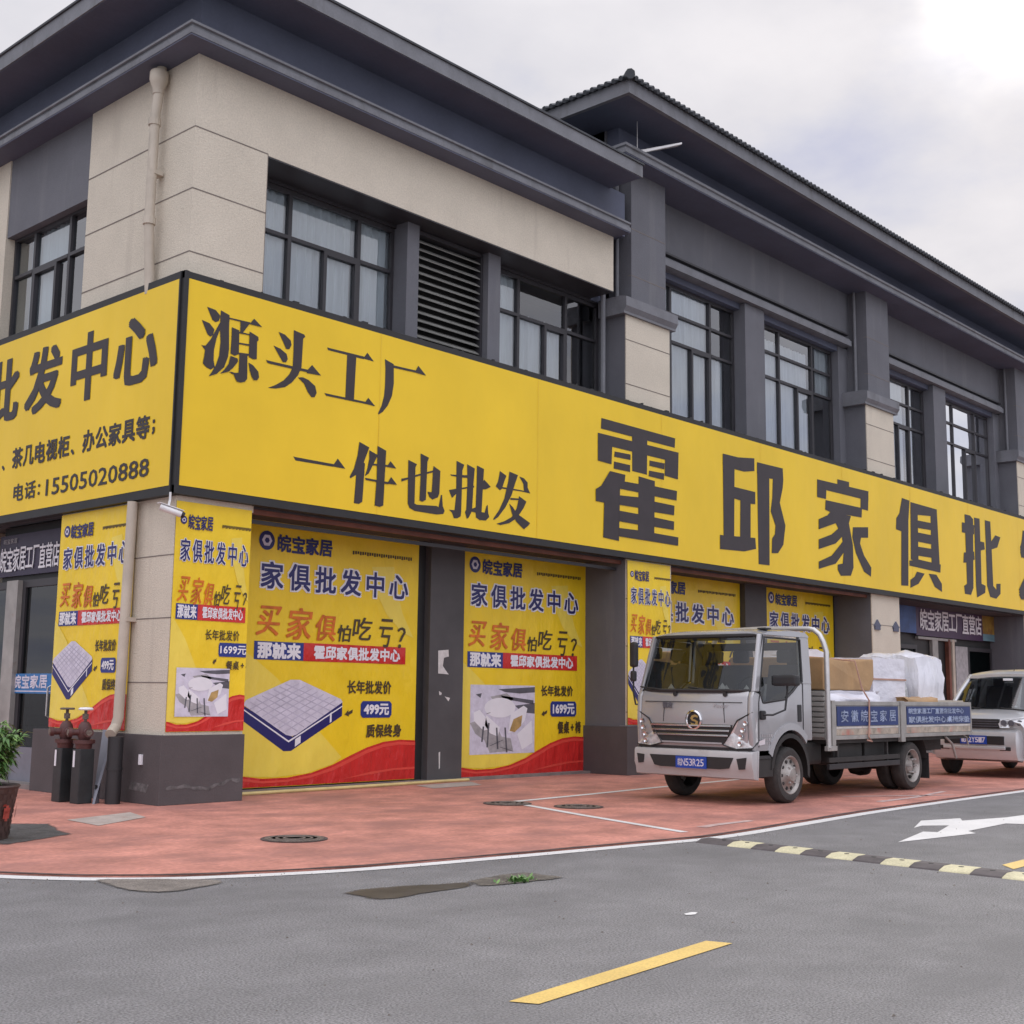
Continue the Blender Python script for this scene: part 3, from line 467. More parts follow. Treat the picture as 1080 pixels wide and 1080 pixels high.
# --- cornice and eaves of the corner block
def sweep(name, prof, stations, m):                    # moulding profile (outward, z) run round mitred corners
    vs = []; n = len(prof)
    for fn in stations: vs += [fn(d, z) for d, z in prof]
    fs = [(i*n+k, i*n+(k+1) % n, (i+1)*n+(k+1) % n, (i+1)*n+k) for i in range(len(stations)-1) for k in range(n)]+[tuple(range(n)), tuple(range(len(vs)-1, len(vs)-n-1, -1))]
    return part(MB().add(vs, fs), name, m)
sweep('cornice', [(-.21, 8.915), (-.21, 8.99), (-.185, 9.0), (-.185, 9.035), (-.215, 9.045), (-.215, 9.075), (.5, 9.12), (.5, 8.915)], [lambda d, z: (8.33, d, z), lambda d, z: (d, d, z), lambda d, z: (d, YE, z)], 'trim')
part(MB().box(-.203, 8.32, -.203, .6, 8.895, 8.912).box(-.204, .6, .6, YE, 8.896, 8.913), 'cornice_soffit', 'soffit')
part(MB().box(.14, 8.62, .14, .6, 9.0, 9.76).box(.141, .6, .6, YE, 9.0, 9.76), 'frieze', 'soffit')
part(MB().box(-.54, 8.22, -.54, 6, 9.745, 9.95).box(-.539, 6, 6, YE, 9.746, 9.949), 'eave_fascia', 'trim')
part(MB().box(-.52, 8.20, -.52, 6, 9.735, 9.744).box(-.519, 6, 6, YE, 9.734, 9.743), 'eave_soffit', 'soffit')
mb = MB().box(-.565, 8.24, -.565, 6, 9.951, 9.985).box(-.56, 6, 6, YE, 9.951, 9.984)
part(mb, 'coping', 'tile', bevel=.006)
# --- section B: walls, cornice, tiled roof
part(MB().box(8.62, XE, .55, 1.1, 9.22, 11.1), 'frieze', 'grey')
part(MB().box(8.62, 9.1, .58, 9, 8.9, 11.1), 'end_wall', 'grey')
sweep('cornice', [(-.25, 10.26), (-.25, 10.32), (-.225, 10.335), (-.225, 10.37), (-.255, 10.385), (-.255, 10.43), (.5, 10.47), (.5, 10.26)], [lambda d, z: (XE, d, z), lambda d, z: (d+8.39, d, z), lambda d, z: (d+8.39, 6.0, z)], 'trim')
part(MB().box(8.155, XE, -.24, .8, 10.24, 10.259), 'cornice_soffit', 'soffit')
part(MB().box(8.66, XE, .3, .7, 10.44, 11.08), 'upper_frieze', 'soffit')
part(MB().box(7.70, XE, -.65, -.60, 11.03, 11.25).box(7.70, 7.75, -.60, 9.5, 11.03, 11.25), 'eave_fascia', 'trim')
part(MB().box(7.69, XE, -.66, -.58, 11.005, 11.029).box(7.69, 7.77, -.58, 9.5, 11.005, 11.029), 'fascia_lip', 'trim')
part(MB().box(7.78, XE, -.575, 9.5, 11.035, 11.06), 'eave_soffit', 'soffit')
roof = part(MB().add([(7.66, -.69, 11.252), (XE, -.69, 11.252), (XE, 5, 13.6), (13.4, 5, 13.6), (7.66, 10.7, 11.252), (7.66, -.69, 11.252), (XE, 10.7, 11.252)],
                     [(0, 1, 2, 3), (4, 5, 3), (2, 6, 4, 3)]), 'roof', 'tile')
mb = MB(); x = 7.78
while x < XE:                                         # rounded tile ends along the eave, running up the slope
    up = min(3.0, (x-7.66)*.9+.1)
    mb.tube([(x, -.75, 11.245), (x, -.69, 11.27), (x, -.69+up*.92, 11.27+up*.92*.4126)], .044, 6); x += .15
part(mb, 'tile_rows', 'tile', roof)
mb = MB(); y = -.55
while y < 9.5:
    up = min(3.0, (y+.69)*.9+.1)
    mb.tube([(7.60, y, 11.245), (7.66, y, 11.27), (7.66+up*.92, y, 11.27+up*.92*.4126)], .044, 6); y += .15
part(mb, 'tile_rows', 'tile', roof)
part(MB().tube([(7.60, -.75, 11.265), (7.68, -.67, 11.29), (10.6, 2.2, 12.53), (13.4, 5, 13.66)], .085, 8), 'ridge', 'tile', roof)
# roof over the corner block, back walls, floors: they close the shell
part(MB().box(.15, 8.9, .15, YE, 9.2, 9.3), 'roof_slab', 'inside')
part(MB().box(9.0, XE, .6, YE, 11.1, 11.2), 'roof_slab', 'inside')
part(MB().box(1.3, XE, 1.25, YE, 3.6, 3.75).box(.2, 1.3, 1.35, YE, 3.6, 3.75), 'floor_slab', 'inside')
part(MB().box(.3, XE, YE-.3, YE, 0, 11.1).box(XE-.3, XE, 1.2, YE, 0, 11.1).box(2.0, XE-.4, 4.2, 4.3, 3.75, 9.2).box(2.9, 3.0, 4.3, YE-.3, 3.75, 9.2), 'inner_wall', 'inside')
part(MB().box(1.0, XE, 1.06, 1.16, 0, 3.6), 'shop_back_wall', 'darkcol')
part(MB().box(4.4, 4.5, 1.2, YE-.3, 0, 3.6), 'inner_wall', 'inside')
# --- pilasters
def pilaster(x0, x1, upper=True, front=True):
    p = part(MB().box(x0, x1, .12, 1.04, 0, 7.68), 'pilaster', 'grey')
    part(MB().box(x0+.0, x1, .10, .12, .78, 7.66), 'cream_face', 'cream', p)
    mb = MB()
    parts('joint', [(x0-.002, x1+.002, .096, .11, z-.007, z+.007) for z in (1.0, 2.06, 2.83, 6.43, 7.195)], 'joint', p)
    part(MB().box(x0-.05, x1+.03, .045, 1.05, 0, .77), 'plinth', 'plinth', p, bevel=.008)
    part(MB().box(x0-.055, x1+.035, .04, .2, .772, .79), 'plinth_cap', 'trim', p)
    part(MB().prism([(.12, 7.62), (.05, 7.62), (.05, 7.66), (.0, 7.74), (.0, 7.90), (.12, 7.93), (.6, 7.93), (.6, 7.62)], 0, x0-.12, x1+.12), 'capital', 'trim', p)
    part(MB().box(x0+.18, x1-.08, .12, .6, 7.93, 10.25), 'shaft', 'grey', p)
    mb = MB()
    parts('joint', [(x0+.178, x1-.078, .117, .2, z-.006, z+.006) for z in (8.36, 9.19)], 'joint', p)
    part(MB().tube([(x0+.12, .38, 7.95), (x0+.12, .38, 10.24)], .035, 8), 'rain_pipe', 'trim', p)
    return p
PILS = [(8.60, 9.86), (17.24, 18.56), (25.92, 27.24), (34.5, 35.8)]
for a in PILS: pilaster(*a)
part(MB().box(.03, 1.15, .05, 1.1, 0, .765).box(.031, .9, 1.1, 2.98, 0, .764), 'plinth', 'plinth', bevel=.006)
pl_mat = part(MB().box(.10, 1.15, .10, 1.06, .765, 3.6).box(.101, .9, 1.06, 2.69, .765, 3.6), 'corner_pier', 'cream')
part(MB().box(.34, .9, 2.69, 2.98, .765, 3.5), 'door_reveal', 'black')
mb = MB()
for z in (1.35, 2.08, 2.80): mb.box(.096, 1.15, .096, .11, z-.006, z+.006); mb.box(.096, .11, .11, 2.69, z-.006, z+.006)
part(mb, 'joint', 'joint', pl_mat)
# mineral bloom low on the corner plinth, uneven band
mb = MB(); xs = [.12+.0252*i for i in range(40)]
top = [.195+.022*math.sin(i*.21)+.010*math.sin(i*.8)+.05*min(1, max(0, (i-18)/14)) for i in range(40)]
mb.add([(x, .047, tz) for x, tz in zip(xs, top)]+[(x, .047, tz-(.02+.018*abs(math.sin(i*.45+.4))+.01*abs(math.sin(i*1.3)))) for i, (x, tz) in enumerate(zip(xs, top))], [(i, i+1, 41+i, 40+i) for i in range(39)])
mb.add([(.028, .25, .22), (.028, .62, .235), (.028, .66, .15), (.028, .3, .13)], [(0, 1, 2, 3)])
part(mb, 'mineral_stain', 'efflor')
part(MB().box(.005, .03, .395, .455, .43, .545), 'socket_box', 'white', bevel=.004)
# --- windows
def curtain(p, axis, a, b, z0, z1, depth, amp=.022, per=.13):
    n = max(4, int(abs(b-a)/.025)); mb = MB(); vs = []
    for i in range(n+1):
        s = a+(b-a)*i/n; w = depth+amp*math.sin(s*2*math.pi/per)+amp*.6*math.sin(s*2*math.pi/(per*2.7)+1)
        for z in (z0, z1): vs.append((s, w, z) if axis == 0 else (w, s, z))
    mb.add(vs, [(2*i, 2*i+1, 2*i+3, 2*i+2) for i in range(n)]); mb.build('curtain', 'curtain', p, smooth=True)
def window(x0, x1, z0, z1, y, vert, trans, sash=None, curt=(), axis=0, gl='pane'):
    """frame bars are one part; its panes and curtains are sub-parts"""
    f = .027; mb = MB()
    def bar(a, b, c, d, pr=0.0):
        if axis == 0: mb.box(a, b, y-.04-pr, y+.03, c, d)
        else: mb.box(y-.04-pr, y+.03, a, b, c, d)
    bar(x0, x1, z1-.06, z1, .002); bar(x0, x1, z0, z0+.06, .002); bar(x0, x0+.05, z0+.06, z1-.06); bar(x1-.05, x1, z0+.06, z1-.06)
    xs = [x0+.05]+list(vert)+[x1-.05]
    for v in vert: bar(v-f*1.1, v+f*1.1, z0+.06, z1-.06)
    for tz in trans:
        for a, b in zip(xs[:-1], xs[1:]): bar(a+f*1.1, b-f*1.1, tz-f*.9, tz+f*.9, .004)
    if sash:
        s, za = sash; bar(s-f, s+f, z0+.06, za-f, .012)
        bar(s+f, [v for v in xs if v > s][0]-f*1.1, za-f*2.6, za-f*.92, .010); w2 = [v for v in xs if v > s][0]; bar(w2-f*2.6, w2-f*1.12, z0+.06, za-f*2.7, .010)
    p = part(mb, 'window', 'frame')
    g = MB()
    if axis == 0: g.quad((x0, y, z0), (x1, y, z0), (x1, y, z1), (x0, y, z1))
    else: g.quad((y, x0, z0), (y, x1, z0), (y, x1, z1), (y, x0, z1))
    g.build('pane', gl, p)
    for a, b, c, d in curt: curtain(p, axis, a, b, c, d, y+.075)
    return p
# corner block windows and louvre
window(1.2, 3.84, 5.6, 7.88, .70, (1.985, 3.187), (7.23,), (2.59, 7.23), [(1.2, 3.84, 5.62, 7.86)])
window(5.79, 8.55, 5.6, 7.88, .70, (6.521, 7.697), (7.23,), (7.17, 7.23), [(5.79, 7.62, 5.62, 7.3), (5.79, 6.55, 7.3, 7.86)])
part(MB().box(1.2, 8.6, .62, .76, 7.88, 8.0), 'window_head', 'frame')
for a, b in ((3.84, 4.07), (5.52, 5.79)):
    part(MB().box(a, b, .38, .9, 5.6, 7.95), 'window_pier', 'grey')
mb = MB()
for i in range(18):
    z = 5.75+i*.118; mb.prism([(.50, z), (.505, z-.012), (.60, z+.06), (.60, z+.075)], 0, 4.12, 5.5)
lv = part(mb, 'louvre', 'louvre')
part(MB().box(4.07, 4.13, .49, .66, 5.6, 7.9).box(5.47, 5.52, .49, .66, 5.6, 7.9).box(4.13, 5.47, .49, .66, 7.86, 7.92), 'louvre_frame', 'frame', lv)
part(MB().box(4.07, 5.52, .67, .70, 5.6, 7.95), 'louvre_back', 'black', lv)
part(MB().tube([(8.42, .45, 6.0), (8.42, .45, 9.7)], .045, 8), 'rain_pipe', 'trim')
part(MB().box(8.28, 8.62, .60, .62, 7.9, 9.7), 'reveal', 'soffit')
# left-hand window on the side face
window(2.62, 4.9, 5.9, 7.74, .30, (3.28, 4.28), (7.13,), (3.62, 7.13), [(3.45, 4.25, 7.13, 7.7), (3.75, 4.25, 5.9, 7.1), (4.32, 4.6, 5.9, 7.7), (2.62, 3.0, 5.9, 7.7)], axis=1, gl='pane_side')
window(7.45, 9.9, 5.9, 7.74, .30, (8.2, 9.2), (7.13,), None, [(7.5, 8.6, 5.9, 7.7)], axis=1, gl='pane_side')
part(MB().box(.2, .6, 9.9, YE, 5.9, 9.0).box(.35, .6, 7.4, 9.9, 7.74, 9.0).box(.35, .55, 2.6, 4.9, 7.74, 8.0), 'grey_wall', 'grey')
# section B bays
def bay(x0, x1, xm0, xm1, k):
    part(MB().prism([(.40, 8.98), (.40, 9.10), (.43, 9.12), (.43, 9.14), (.55, 9.22), (.9, 9.22), (.9, 8.98)], 0, x0, x1), 'window_moulding', 'trim')
    part(MB().box(x0, x1, .46, .55, 9.235, 9.27), 'moulding_groove', 'frame')
    part(MB().box(x0, x1, .62, .9, 8.86, 8.98), 'window_head', 'soffit')
    part(MB().box(xm0, xm1, .50, 1.0, 5.6, 8.97), 'window_pier', 'grey')
    part(MB().box(x1-.26, x1+.3, .60, 1.0, 5.6, 8.975), 'window_jamb', 'grey')
    for j, (a, b) in enumerate(((x0, xm0), (xm1, x1-.26))):
        w = b-a; v1 = a+w*.31; v2 = a+w*.73; s = a+w*.53
        cs = [[(a, v2, 5.62, 8.84), (v2+.03, b-.3, 5.62, 7.75)], [(a, v2-.06, 5.62, 8.6), (v2+.25, b, 7.8, 8.84)], [(a, v2-.2, 5.62, 8.84), (v2, v2+.4, 5.62, 8.84)], [(a, s+.05, 5.62, 8.8), (v2+.1, b, 6.2, 8.2)]][(k*2+j) % 4]
        window(a+.001, b-.001, 5.6, 8.86, .80, (v1, v2), (8.30, 7.77), (s, 7.77), cs)
bay(9.86, 17.24, 13.0, 13.72, 0); bay(18.56, 25.92, 21.66, 22.38, 1); bay(27.24, 34.5, 30.4, 31.1, 2)
# --- ground floor: dark columns between the shop windows
for a, b in ((4.90, 5.60), (13.42, 14.22), (30.3, 31.0)):
    p = part(MB().box(a, b, .85, 1.06, 0, ZS), 'column', 'darkcol', bevel=.006)
    if a == 4.90:
        mb = MB(); mb.add([(5.07, .846, 1.88), (5.28, .846, 1.90), (5.29, .846, 1.80), (5.19, .846, 1.78), (5.17, .846, 1.66), (5.27, .846, 1.56), (5.30, .846, 1.54), (5.08, .846, 1.55)], [tuple(range(8))]); part(mb, 'torn_paper', 'paper', p)
        mb = MB(); mb.add([(5.10, .846, 1.30), (5.16, .846, 1.27), (5.15, .846, 1.24), (5.11, .846, 1.24)], [(0, 1, 2, 3)]); part(mb, 'torn_paper', 'paper', p); mb = MB(); mb.add([(5.22, .846, 1.22), (5.33, .846, 1.20), (5.3, .846, 1.15)], [(0, 1, 2)]); part(mb, 'torn_paper', 'paper', p)
        mb = MB(); mb.add([(5.12, .846, .42), (5.15, .846, .43), (5.15, .846, .2), (5.13, .846, .18)], [(0, 1, 2, 3)])
        part(mb, 'torn_paper', 'paper', p)
parts('column_edge', [(4.76, 4.90, .97, 1.05, 0, ZS), (13.42-.12, 13.42, .97, 1.05, 0, ZS), (17.0, 17.24, .98, 1.05, 0, ZS)], 'black', B)
parts('threshold', [(1.15, 8.6, .80, 1.06, -.01, .04), (9.86, 17.24, .80, 1.06, -.01, .04), (18.56, 25.92, .80, 1.06, -.01, .03)], 'step', B)
parts('sign_batten', [(1.16, 8.6, .20, .25, 3.40, 3.46), (9.86, 17.24, .20, .25, 3.40, 3.46)], 'redtrim', B)
part(MB().box(1.16, 8.6, .30, .33, 3.30, 3.35), 'sign_batten', 'frame')
# small house-shaped vents on the second pilaster
for x in (17.45, 18.33):
    part(MB().prism([(x-.12, 2.72), (x+.12, 2.72), (x+.12, 2.80), (x+.16, 2.80), (x, 2.94), (x-.16, 2.80), (x-.12, 2.80)], 1, .07, .099), 'vent', 'soffit')
# entrance in the third bay
def door(parent, x0, x1, y, z1, axis=0, off=0):
    m = MB(); q = (lambda a, b, c, d, e, f: m.box(a, b, c, d, e, f)) if axis == 0 else (lambda a, b, c, d, e, f: m.box(c, d, a, b, e, f))
    q(x0, x0+.09, y-.03, y+.03, 0.03, z1); q(x1-.09, x1, y-.03, y+.03, 0.03, z1); q(x0+.09, x1-.09, y-.03, y+.03, z1-.1, z1); q(x0+.09, x1-.09, y-.03, y+.03, .03, .14)
    d = m.build('door', 'frame', parent)
    g = MB()
    if axis == 0: g.quad((x0+.09, y, .14), (x1-.09, y, .14), (x1-.09, y, z1-.1), (x0+.09, y, z1-.1))
    else: g.quad((y, x0+.09, .14), (y, x1-.09, .14), (y, x1-.09, z1-.1), (y, x0+.09, z1-.1))
    g.build('door_pane', 'door_glass', d)
    h = MB(); xx = x1-.14 if off == 0 else x0+.14
    h.tube([(xx, y-.05, .9), (xx, y-.09, .92), (xx, y-.09, 1.28), (xx, y-.05, 1.3)] if axis == 0 else [(y-.05, xx, .9), (y-.09, xx, .92), (y-.09, xx, 1.28), (y-.05, xx, 1.3)], .014, 6)
    h.build('handle', 'galv', d)
    return d
part(MB().box(18.56, 25.92, 1.03, 1.055, .03, 3.5), 'shop_front', 'black')
for a, b in ((18.7, 19.95), (19.97, 21.3)): door(B, a, b, 1.0, 2.55)
part(MB().box(22.1, 22.42, .94, 1.02, .03, 2.7), 'grey_post', 'steel')
part(MB().box(23.0, 23.12, .92, 1.02, .03, 2.75), 'door_post', 'redtrim'); part(MB().box(23.22, 23.36, .92, 1.02, .03, 2.75), 'door_post', 'pipe')
part(MB().box(23.5, 24.25, .96, 1.02, .03, 2.6), 'grey_panel', 'lgrey')
door(B, 24.3, 25.85, 1.0, 2.6)
part(MB().box(21.3, 23.5, .93, 1.02, 2.70, 2.76), 'head_rail', 'steel')
# corner shop door on the side face
part(MB().box(.42, .52, 2.98, 4.9, 2.7, 3.5), 'door_head', 'black')
door(B, 2.98, 4.10, .36, 2.72, 1, 1); door(B, 4.42, 5.6, .36, 2.72, 1)
part(MB().box(.26, .42, 4.10, 4.42, .03, 2.72), 'grey_post', 'steel')
part(MB().box(.1, .9, 5.6, 7.6, 0, 3.6), 'cream_pier', 'cream'); part(MB().box(.5, .6, 7.6, YE-.3, 0, 3.6), 'shop_back_wall', 'darkcol')
part(MB().box(.06, .5, 2.98, 5.6, -.01, .06), 'threshold', 'step')
part(MB().box(.30, .34, 3.4, 4.9, .06, .5), 'kick_board', 'board')
# drainpipe at the corner: rain head, offsets, lower dark section
part(MB().tube([(.03, .79, 8.9), (.0, .79, 8.5), (-.02, .80, 8.25), (-.02, .81, 6.9), (.05, .82, 6.0)], .062, 12), 'drainpipe', 'pipe', smooth=True)
dp = part(MB().tube([(.0, .86, 3.46), (-.02, .88, .95), (-.05, .88, .84), (-.17, .78, .76)], .062, 12), 'drainpipe', 'pipe', smooth=True)
part(MB().lathe([(.10, .0), (.115, -.02), (.115, -.12), (.10, -.17), (.07, -.24), (.068, -.30)], (.0, .79, 8.84), n=12), 'rain_head', 'pipe', smooth=True)
for z in (8.22, 6.95): part(MB().lathe([(.076, 0), (.076, -.09)], (-.02, .805, z), n=12), 'pipe_collar', 'pipe')
part(MB().tube([(-.19, .62, .74), (-.19, .62, .38), (-.19, .62, 0)], .085, 14).lathe([(.093, 0), (.093, -.03)], (-.19, .62, .40), n=14), 'drain_boot', 'plastic', dp, smooth=True)
part(MB().box(-.03, .10, .74, .88, 7.5, 7.55).box(-.03, .10, .80, .94, 2.05, 2.10), 'pipe_clip', 'pipe', dp)

# ------------------------------------------------------------------ yellow sign boards
ZB, ZT = 3.581, 6.028
PR = Plane(lambda u, v, d: (u, -d, v))          # long street face, reads along +x
PL = Plane(lambda u, v, d: (-d, -u, v))         # side face, reads along -y
S = thing('sign_board', 'long yellow sign board with big dark characters running along the street side', 'sign', (0, 0, ZB), 'yellow sign boards')
mb = MB(); nx = 90; nz = 8; vs = []
for i in range(nx+1):
    for j in range(nz+1):
        x = .045+(XE-.05)*i/nx; z = ZB+(ZT-ZB)*j/nz; vs.append((x, -.005-.003*math.sin(x*2.1+z)*math.sin(z*1.7+x*.4)*(1 if 0 < j < nz else 0), z))
mb.add(vs, [(i*(nz+1)+j, (i+1)*(nz+1)+j, (i+1)*(nz+1)+j+1, i*(nz+1)+j+1) for i in range(nx) for j in range(nz)])
mb.build('face', 'yellow', S, smooth=True)
mb = MB().box(.0, XE, .0, .14, ZT-.002, ZT+.085).box(.0, XE, .0, .12, ZB-.10, ZB).box(.0, .05, -.02, .05, ZB-.098, ZT+.083).box(.05, XE, .02, .12, ZB, ZT-.003)
sm = MB(); x = 3.05
while x < XE: sm.quad((x, -.0088, ZB), (x+.012, -.0088, ZB), (x+.012, -.0088, ZT), (x, -.0088, ZT)); x += 3.2
sm.build('vinyl_seam', 'seamy', S)
x = .5
while x < XE-1:                                         # lumps of the folded vinyl along the top edge
    mb.box(x, x+random.uniform(.02, .09), .01, .10, ZT+.086, ZT+.086+random.uniform(.006, .03)); x += random.uniform(.15, .9)
mb.build('frame', 'black', S)
for ch in '源头工厂一件也批发':
    m = MB()
    for i, q in enumerate(GLYPHS[ch]): poly(m, PR, [(q[k]/1000, q[k+1]/1000) for k in range(0, len(q), 2)], .0095+i*.0003)
    m.build('character', 'letter', S)
for ch in ('霍', '邱', '家', '俱', '批2'):
    m = MB()
    for i, q in enumerate(GLYPHS[ch]): poly(m, PR, [(q[k]/1000, q[k+1]/1000) for k in range(0, len(q), 2)], .0095+i*.0003)
    m.build('character', 'letter', S)
for i, ch in enumerate('发中心'):
    m = MB(); text(m, ch, PR, 25.45+i*3.53, 27.7+i*3.53, 3.75, 5.73, .0095, (.10, .07)); m.build('character', 'letter', S)
S2 = thing('sign_board', 'short yellow sign board with phone number on the side face round the corner', 'sign', (0, 0.1, ZB), 'yellow sign boards')
mb = MB(); ny = 24; vs = []
for i in range(ny+1):
    for j in range(nz+1):
        y = .06+(9-.06)*i/ny; z = ZB+(ZT-ZB)*j/nz; vs.append((-.005-.003*math.sin(y*2.3+z)*math.sin(z*1.9)*(1 if 0 < j < nz else 0), y, z))
mb.add(vs, [(i*(nz+1)+j, (i+1)*(nz+1)+j, (i+1)*(nz+1)+j+1, i*(nz+1)+j+1) for i in range(ny) for j in range(nz)])
mb.build('face', 'yellow', S2, smooth=True)
MB().box(-.0015, .13, .05, 9, ZT-.001, ZT+.09).box(-.0015, .12, .05, 9, ZB-.105, ZB).box(-.022, .048, .051, .075, ZB-.10, ZT+.08).box(.02, .12, .075, 9, ZB, ZT-.002).build('frame', 'black', S2)
for ch, a, b, z0, z1 in (('家', 7.55, 6.50, 4.87, 5.80), ('俱', 6.32, 5.28, 4.87, 5.80), ('批', 5.05, 3.90, 4.87, 5.80), ('发', 3.72, 2.72, 4.87, 5.78), ('中', 2.50, 1.62, 4.86, 5.77), ('心', 1.45, .48, 4.89, 5.75)):
    m = MB(); text(m, ch, PL, -a+.03, -b-.03, z0+.03, z1-.03, .0095, (.034, .022)); m.build('character', 'letter', S2)
m = MB(); chars(m, '、茶几电视柜、办公家具等；', PL, -4.28, -.25, 4.20, 4.47, .0095, (.010, .008)); m.build('lettering', 'letter', S2)
m = MB(); chars(m, '电话：', PL, -3.88, -2.92, 3.745, 3.97, .0095, (.007, .005)); m.build('lettering', 'letter', S2)
m = MB(); text(m, '15505020888', PL, -2.97, -.54, 3.735, 3.95, .010, (.005, .003)); m.build('lettering', 'letter', S2)

# ------------------------------------------------------------------ advertising banners
def banner(label, pl, u0, u1, v0, v1, kind, name='advert_banner', sag=0.0, cut=1.0):
    w = u1-u0; h = v1-v0
    o = pl(u0, v0, 0); t = thing(name, label, 'banner', o, 'yellow advert banners on the shop front')
    U = lambda a: u0+a*w/cut if cut != 1.0 else u0+a*w
    V = lambda b: v1-b*h
    def P2(pts): return [(min(U(a), u1), V(b)) for a, b in pts]
    mb = MB(); n = 14; vs = []
    for i in range(n+1):
        for j in range(n+1):
            a = i/n; b = j/n; dz = -sag*math.sin(math.pi*a)*(1-b)**3; vs.append(pl(u0+a*w, v1-b*h+dz, .0015*math.sin(a*9+b*5)))
    mb.add(vs, [(i*(n+1)+j, (i+1)*(n+1)+j, (i+1)*(n+1)+j+1, i*(n+1)+j+1) for i in range(n) for j in range(n)])
    mb.build('sheet', 'byellow', t, smooth=True)
    # pale swooshes printed on the yellow
    mb = MB()
    poly(mb, pl, P2([(0, .50), (.06, .53), (.18, .60), (.30, .70), (.42, .80), (.55, .90), (.50, .925), (.36, .955), (.18, .965), (0, .955)]), .004)
    poly(mb, pl, P2([(.70, .14), (.84, .13), (.86, .22), (.90, .32), (.975, .42), (.90, .40), (.80, .33), (.73, .24)]), .004)
    mb.build('pale_swoosh', 'blight', t)
    # red wave
    top = [(0, .955), (.12, .968), (.25, .968), (.38, .955), (.50, .928), (.60, .895), (.70, .865), (.80, .845), (.90, .838), (1, .842)]
    mb = MB(); poly(mb, pl, P2(top+[(1, .998), (0, .998)]), .006); mb.build('red_wave', 'bred', t)
    mb = MB(); poly(mb, pl, P2([(0, .962), (.12, .977), (.25, .976), (.38, .963), (.50, .937), (.60, .905), (.70, .874), (.80, .853), (.90, .846), (1, .850), (1, .862), (.9, .858), (.8, .866), (.7, .888), (.6, .92), (.5, .950), (.38, .972), (.25, .984), (.12, .985), (0, .972)]), .008); mb.build('wave_edge', 'bred2', t)
    mb = MB(); poly(mb, pl, P2([(.55, .985), (.72, .962), (.86, .952), (1, .950), (1, .958), (.86, .960), (.72, .972)]), .009); mb.build('wave_edge', 'bred2', t)
    # emblem and maker's name
    mb = MB(); disc(mb, pl, U(.095), V(.082), .042*w, .042*w*(1 if kind != 'narrow' else 1.1), .006); e = mb.build('emblem', 'bnavy', t)
    mb = MB(); disc(mb, pl, U(.095), V(.082), .027*w, .027*w, .008, 6); mb.build('emblem_mark', 'lilac', e)
    mb = MB(); disc(mb, pl, U(.095), V(.082), .013*w, .013*w, .010, 6); mb.build('emblem_mark', 'bnavy', e)
    bw = .0026*w
    def clip(x):                                          # print that runs past the trimmed edge of the sheet ends there
        if cut == 1.0: return
        e0 = pl(u0, v0, 0); ax = (pl(u1, v0, 0)-e0).normalized()
        for p in x.v:
            k = (p-e0).dot(ax)
            if k > w: p -= ax*(k-w)
    def line(body, a0, a1, b0, b1, m, bold=(0, 0), d=.0085, outline=None, name='lettering', gap=.1):
        if outline:
            x = MB(); chars(x, body, pl, U(a0), U(a1), V(b1), V(b0), d-.0035, outline, gap); clip(x); x.build('letter_outline', 'white', t)
        x = MB(); chars(x, body, pl, U(a0), U(a1), V(b1), V(b0), d, bold, gap); clip(x); return x.build(name, m, t)
    line('皖宝家居', .15, .46, .055, .118, 'bnavy', (bw, bw))
    mb = MB()                                             # the tiny line of print at the top right, too small to read
    for i in range(26): rect(mb, pl, U(.58+i*.0145), U(.58+i*.0145+.010), V(.098-(i % 3)*.002), V(.083), .006)
    mb.build('fine_print', 'btext', t)
    line('家俱批发中心', .055, .945, .163, .262, 'bnavy', (bw*1.0, bw*1.0), .010, (bw*3.6, bw*3.6), gap=.22)
    sb = -.036 if kind == 'narrow' else 0.0
    x = MB()
    for ch, a0, a1, b0, b1 in (('买', .055, .17, .365, .475), ('家', .215, .345, .365, .485), ('俱', .37, .485, .385, .485)): text(x, ch, pl, U(a0), U(a1), V(b1+sb-.036*(kind != 'narrow')), V(b0+sb-.036*(kind != 'narrow')), .009, (bw*1.1, bw*.5), .14)
    clip(x); x.build('brush_lettering', 'borangetext', t)
    x = MB()
    for ch, a0, a1, b0, b1 in (('怕', .50, .575, .42, .485), ('吃', .59, .70, .385, .475), ('亏', .745, .825, .385, .50), ('？', .86, .91, .415, .50)): text(x, ch, pl, U(a0), U(a1), V(b1+sb-.036*(kind != 'narrow')), V(b0+sb-.036*(kind != 'narrow')), .009, (bw*.8, bw*.35), .14)
    clip(x); x.build('brush_lettering', 'btext', t)
    so = -.014 if kind == 'narrow' else 0.0
    mb = MB(); rect(mb, pl, U(.05), U(.315), V(.530+so), V(.462+so), .006); mb.build('blue_box', 'bblue', t)
    mb = MB(); rect(mb, pl, U(.315), min(u1-.01, U(.925)), V(.531+so), V(.461+so), .0065); mb.build('red_box', 'bred', t)
    line('那就来', .065, .30, .468+so, .524+so, 'white', (bw*1.2, bw*1.2), .010)
    line('霍邱家俱批发中心', .37, .89, .472+so, .520+so, 'white', (bw*.9, bw*.9), .010)
    q = dict(long=(.57, .84, .602, .652), price=(.655, .845, .682, .748), text=(.69, .91, .776, .825), arrow=(.56, .735)) if kind == 'mattress' else dict(long=(.42, .86, .555, .600), price=(.60, .985, .61, .672), text=(.70, 1.04, .69, .728), arrow=(.53, .70)) if kind == 'narrow' else dict(long=(.62, .89, .604, .650), price=(.70, .92, .675, .745), text=(.76, .96, .768, .822), arrow=(.625, .735))
    line('长年批发价', *q['long'], 'btext', (bw*.6, bw*.6))
    a0, a1, b0, b1 = q['price']; mb = MB(); r = .012
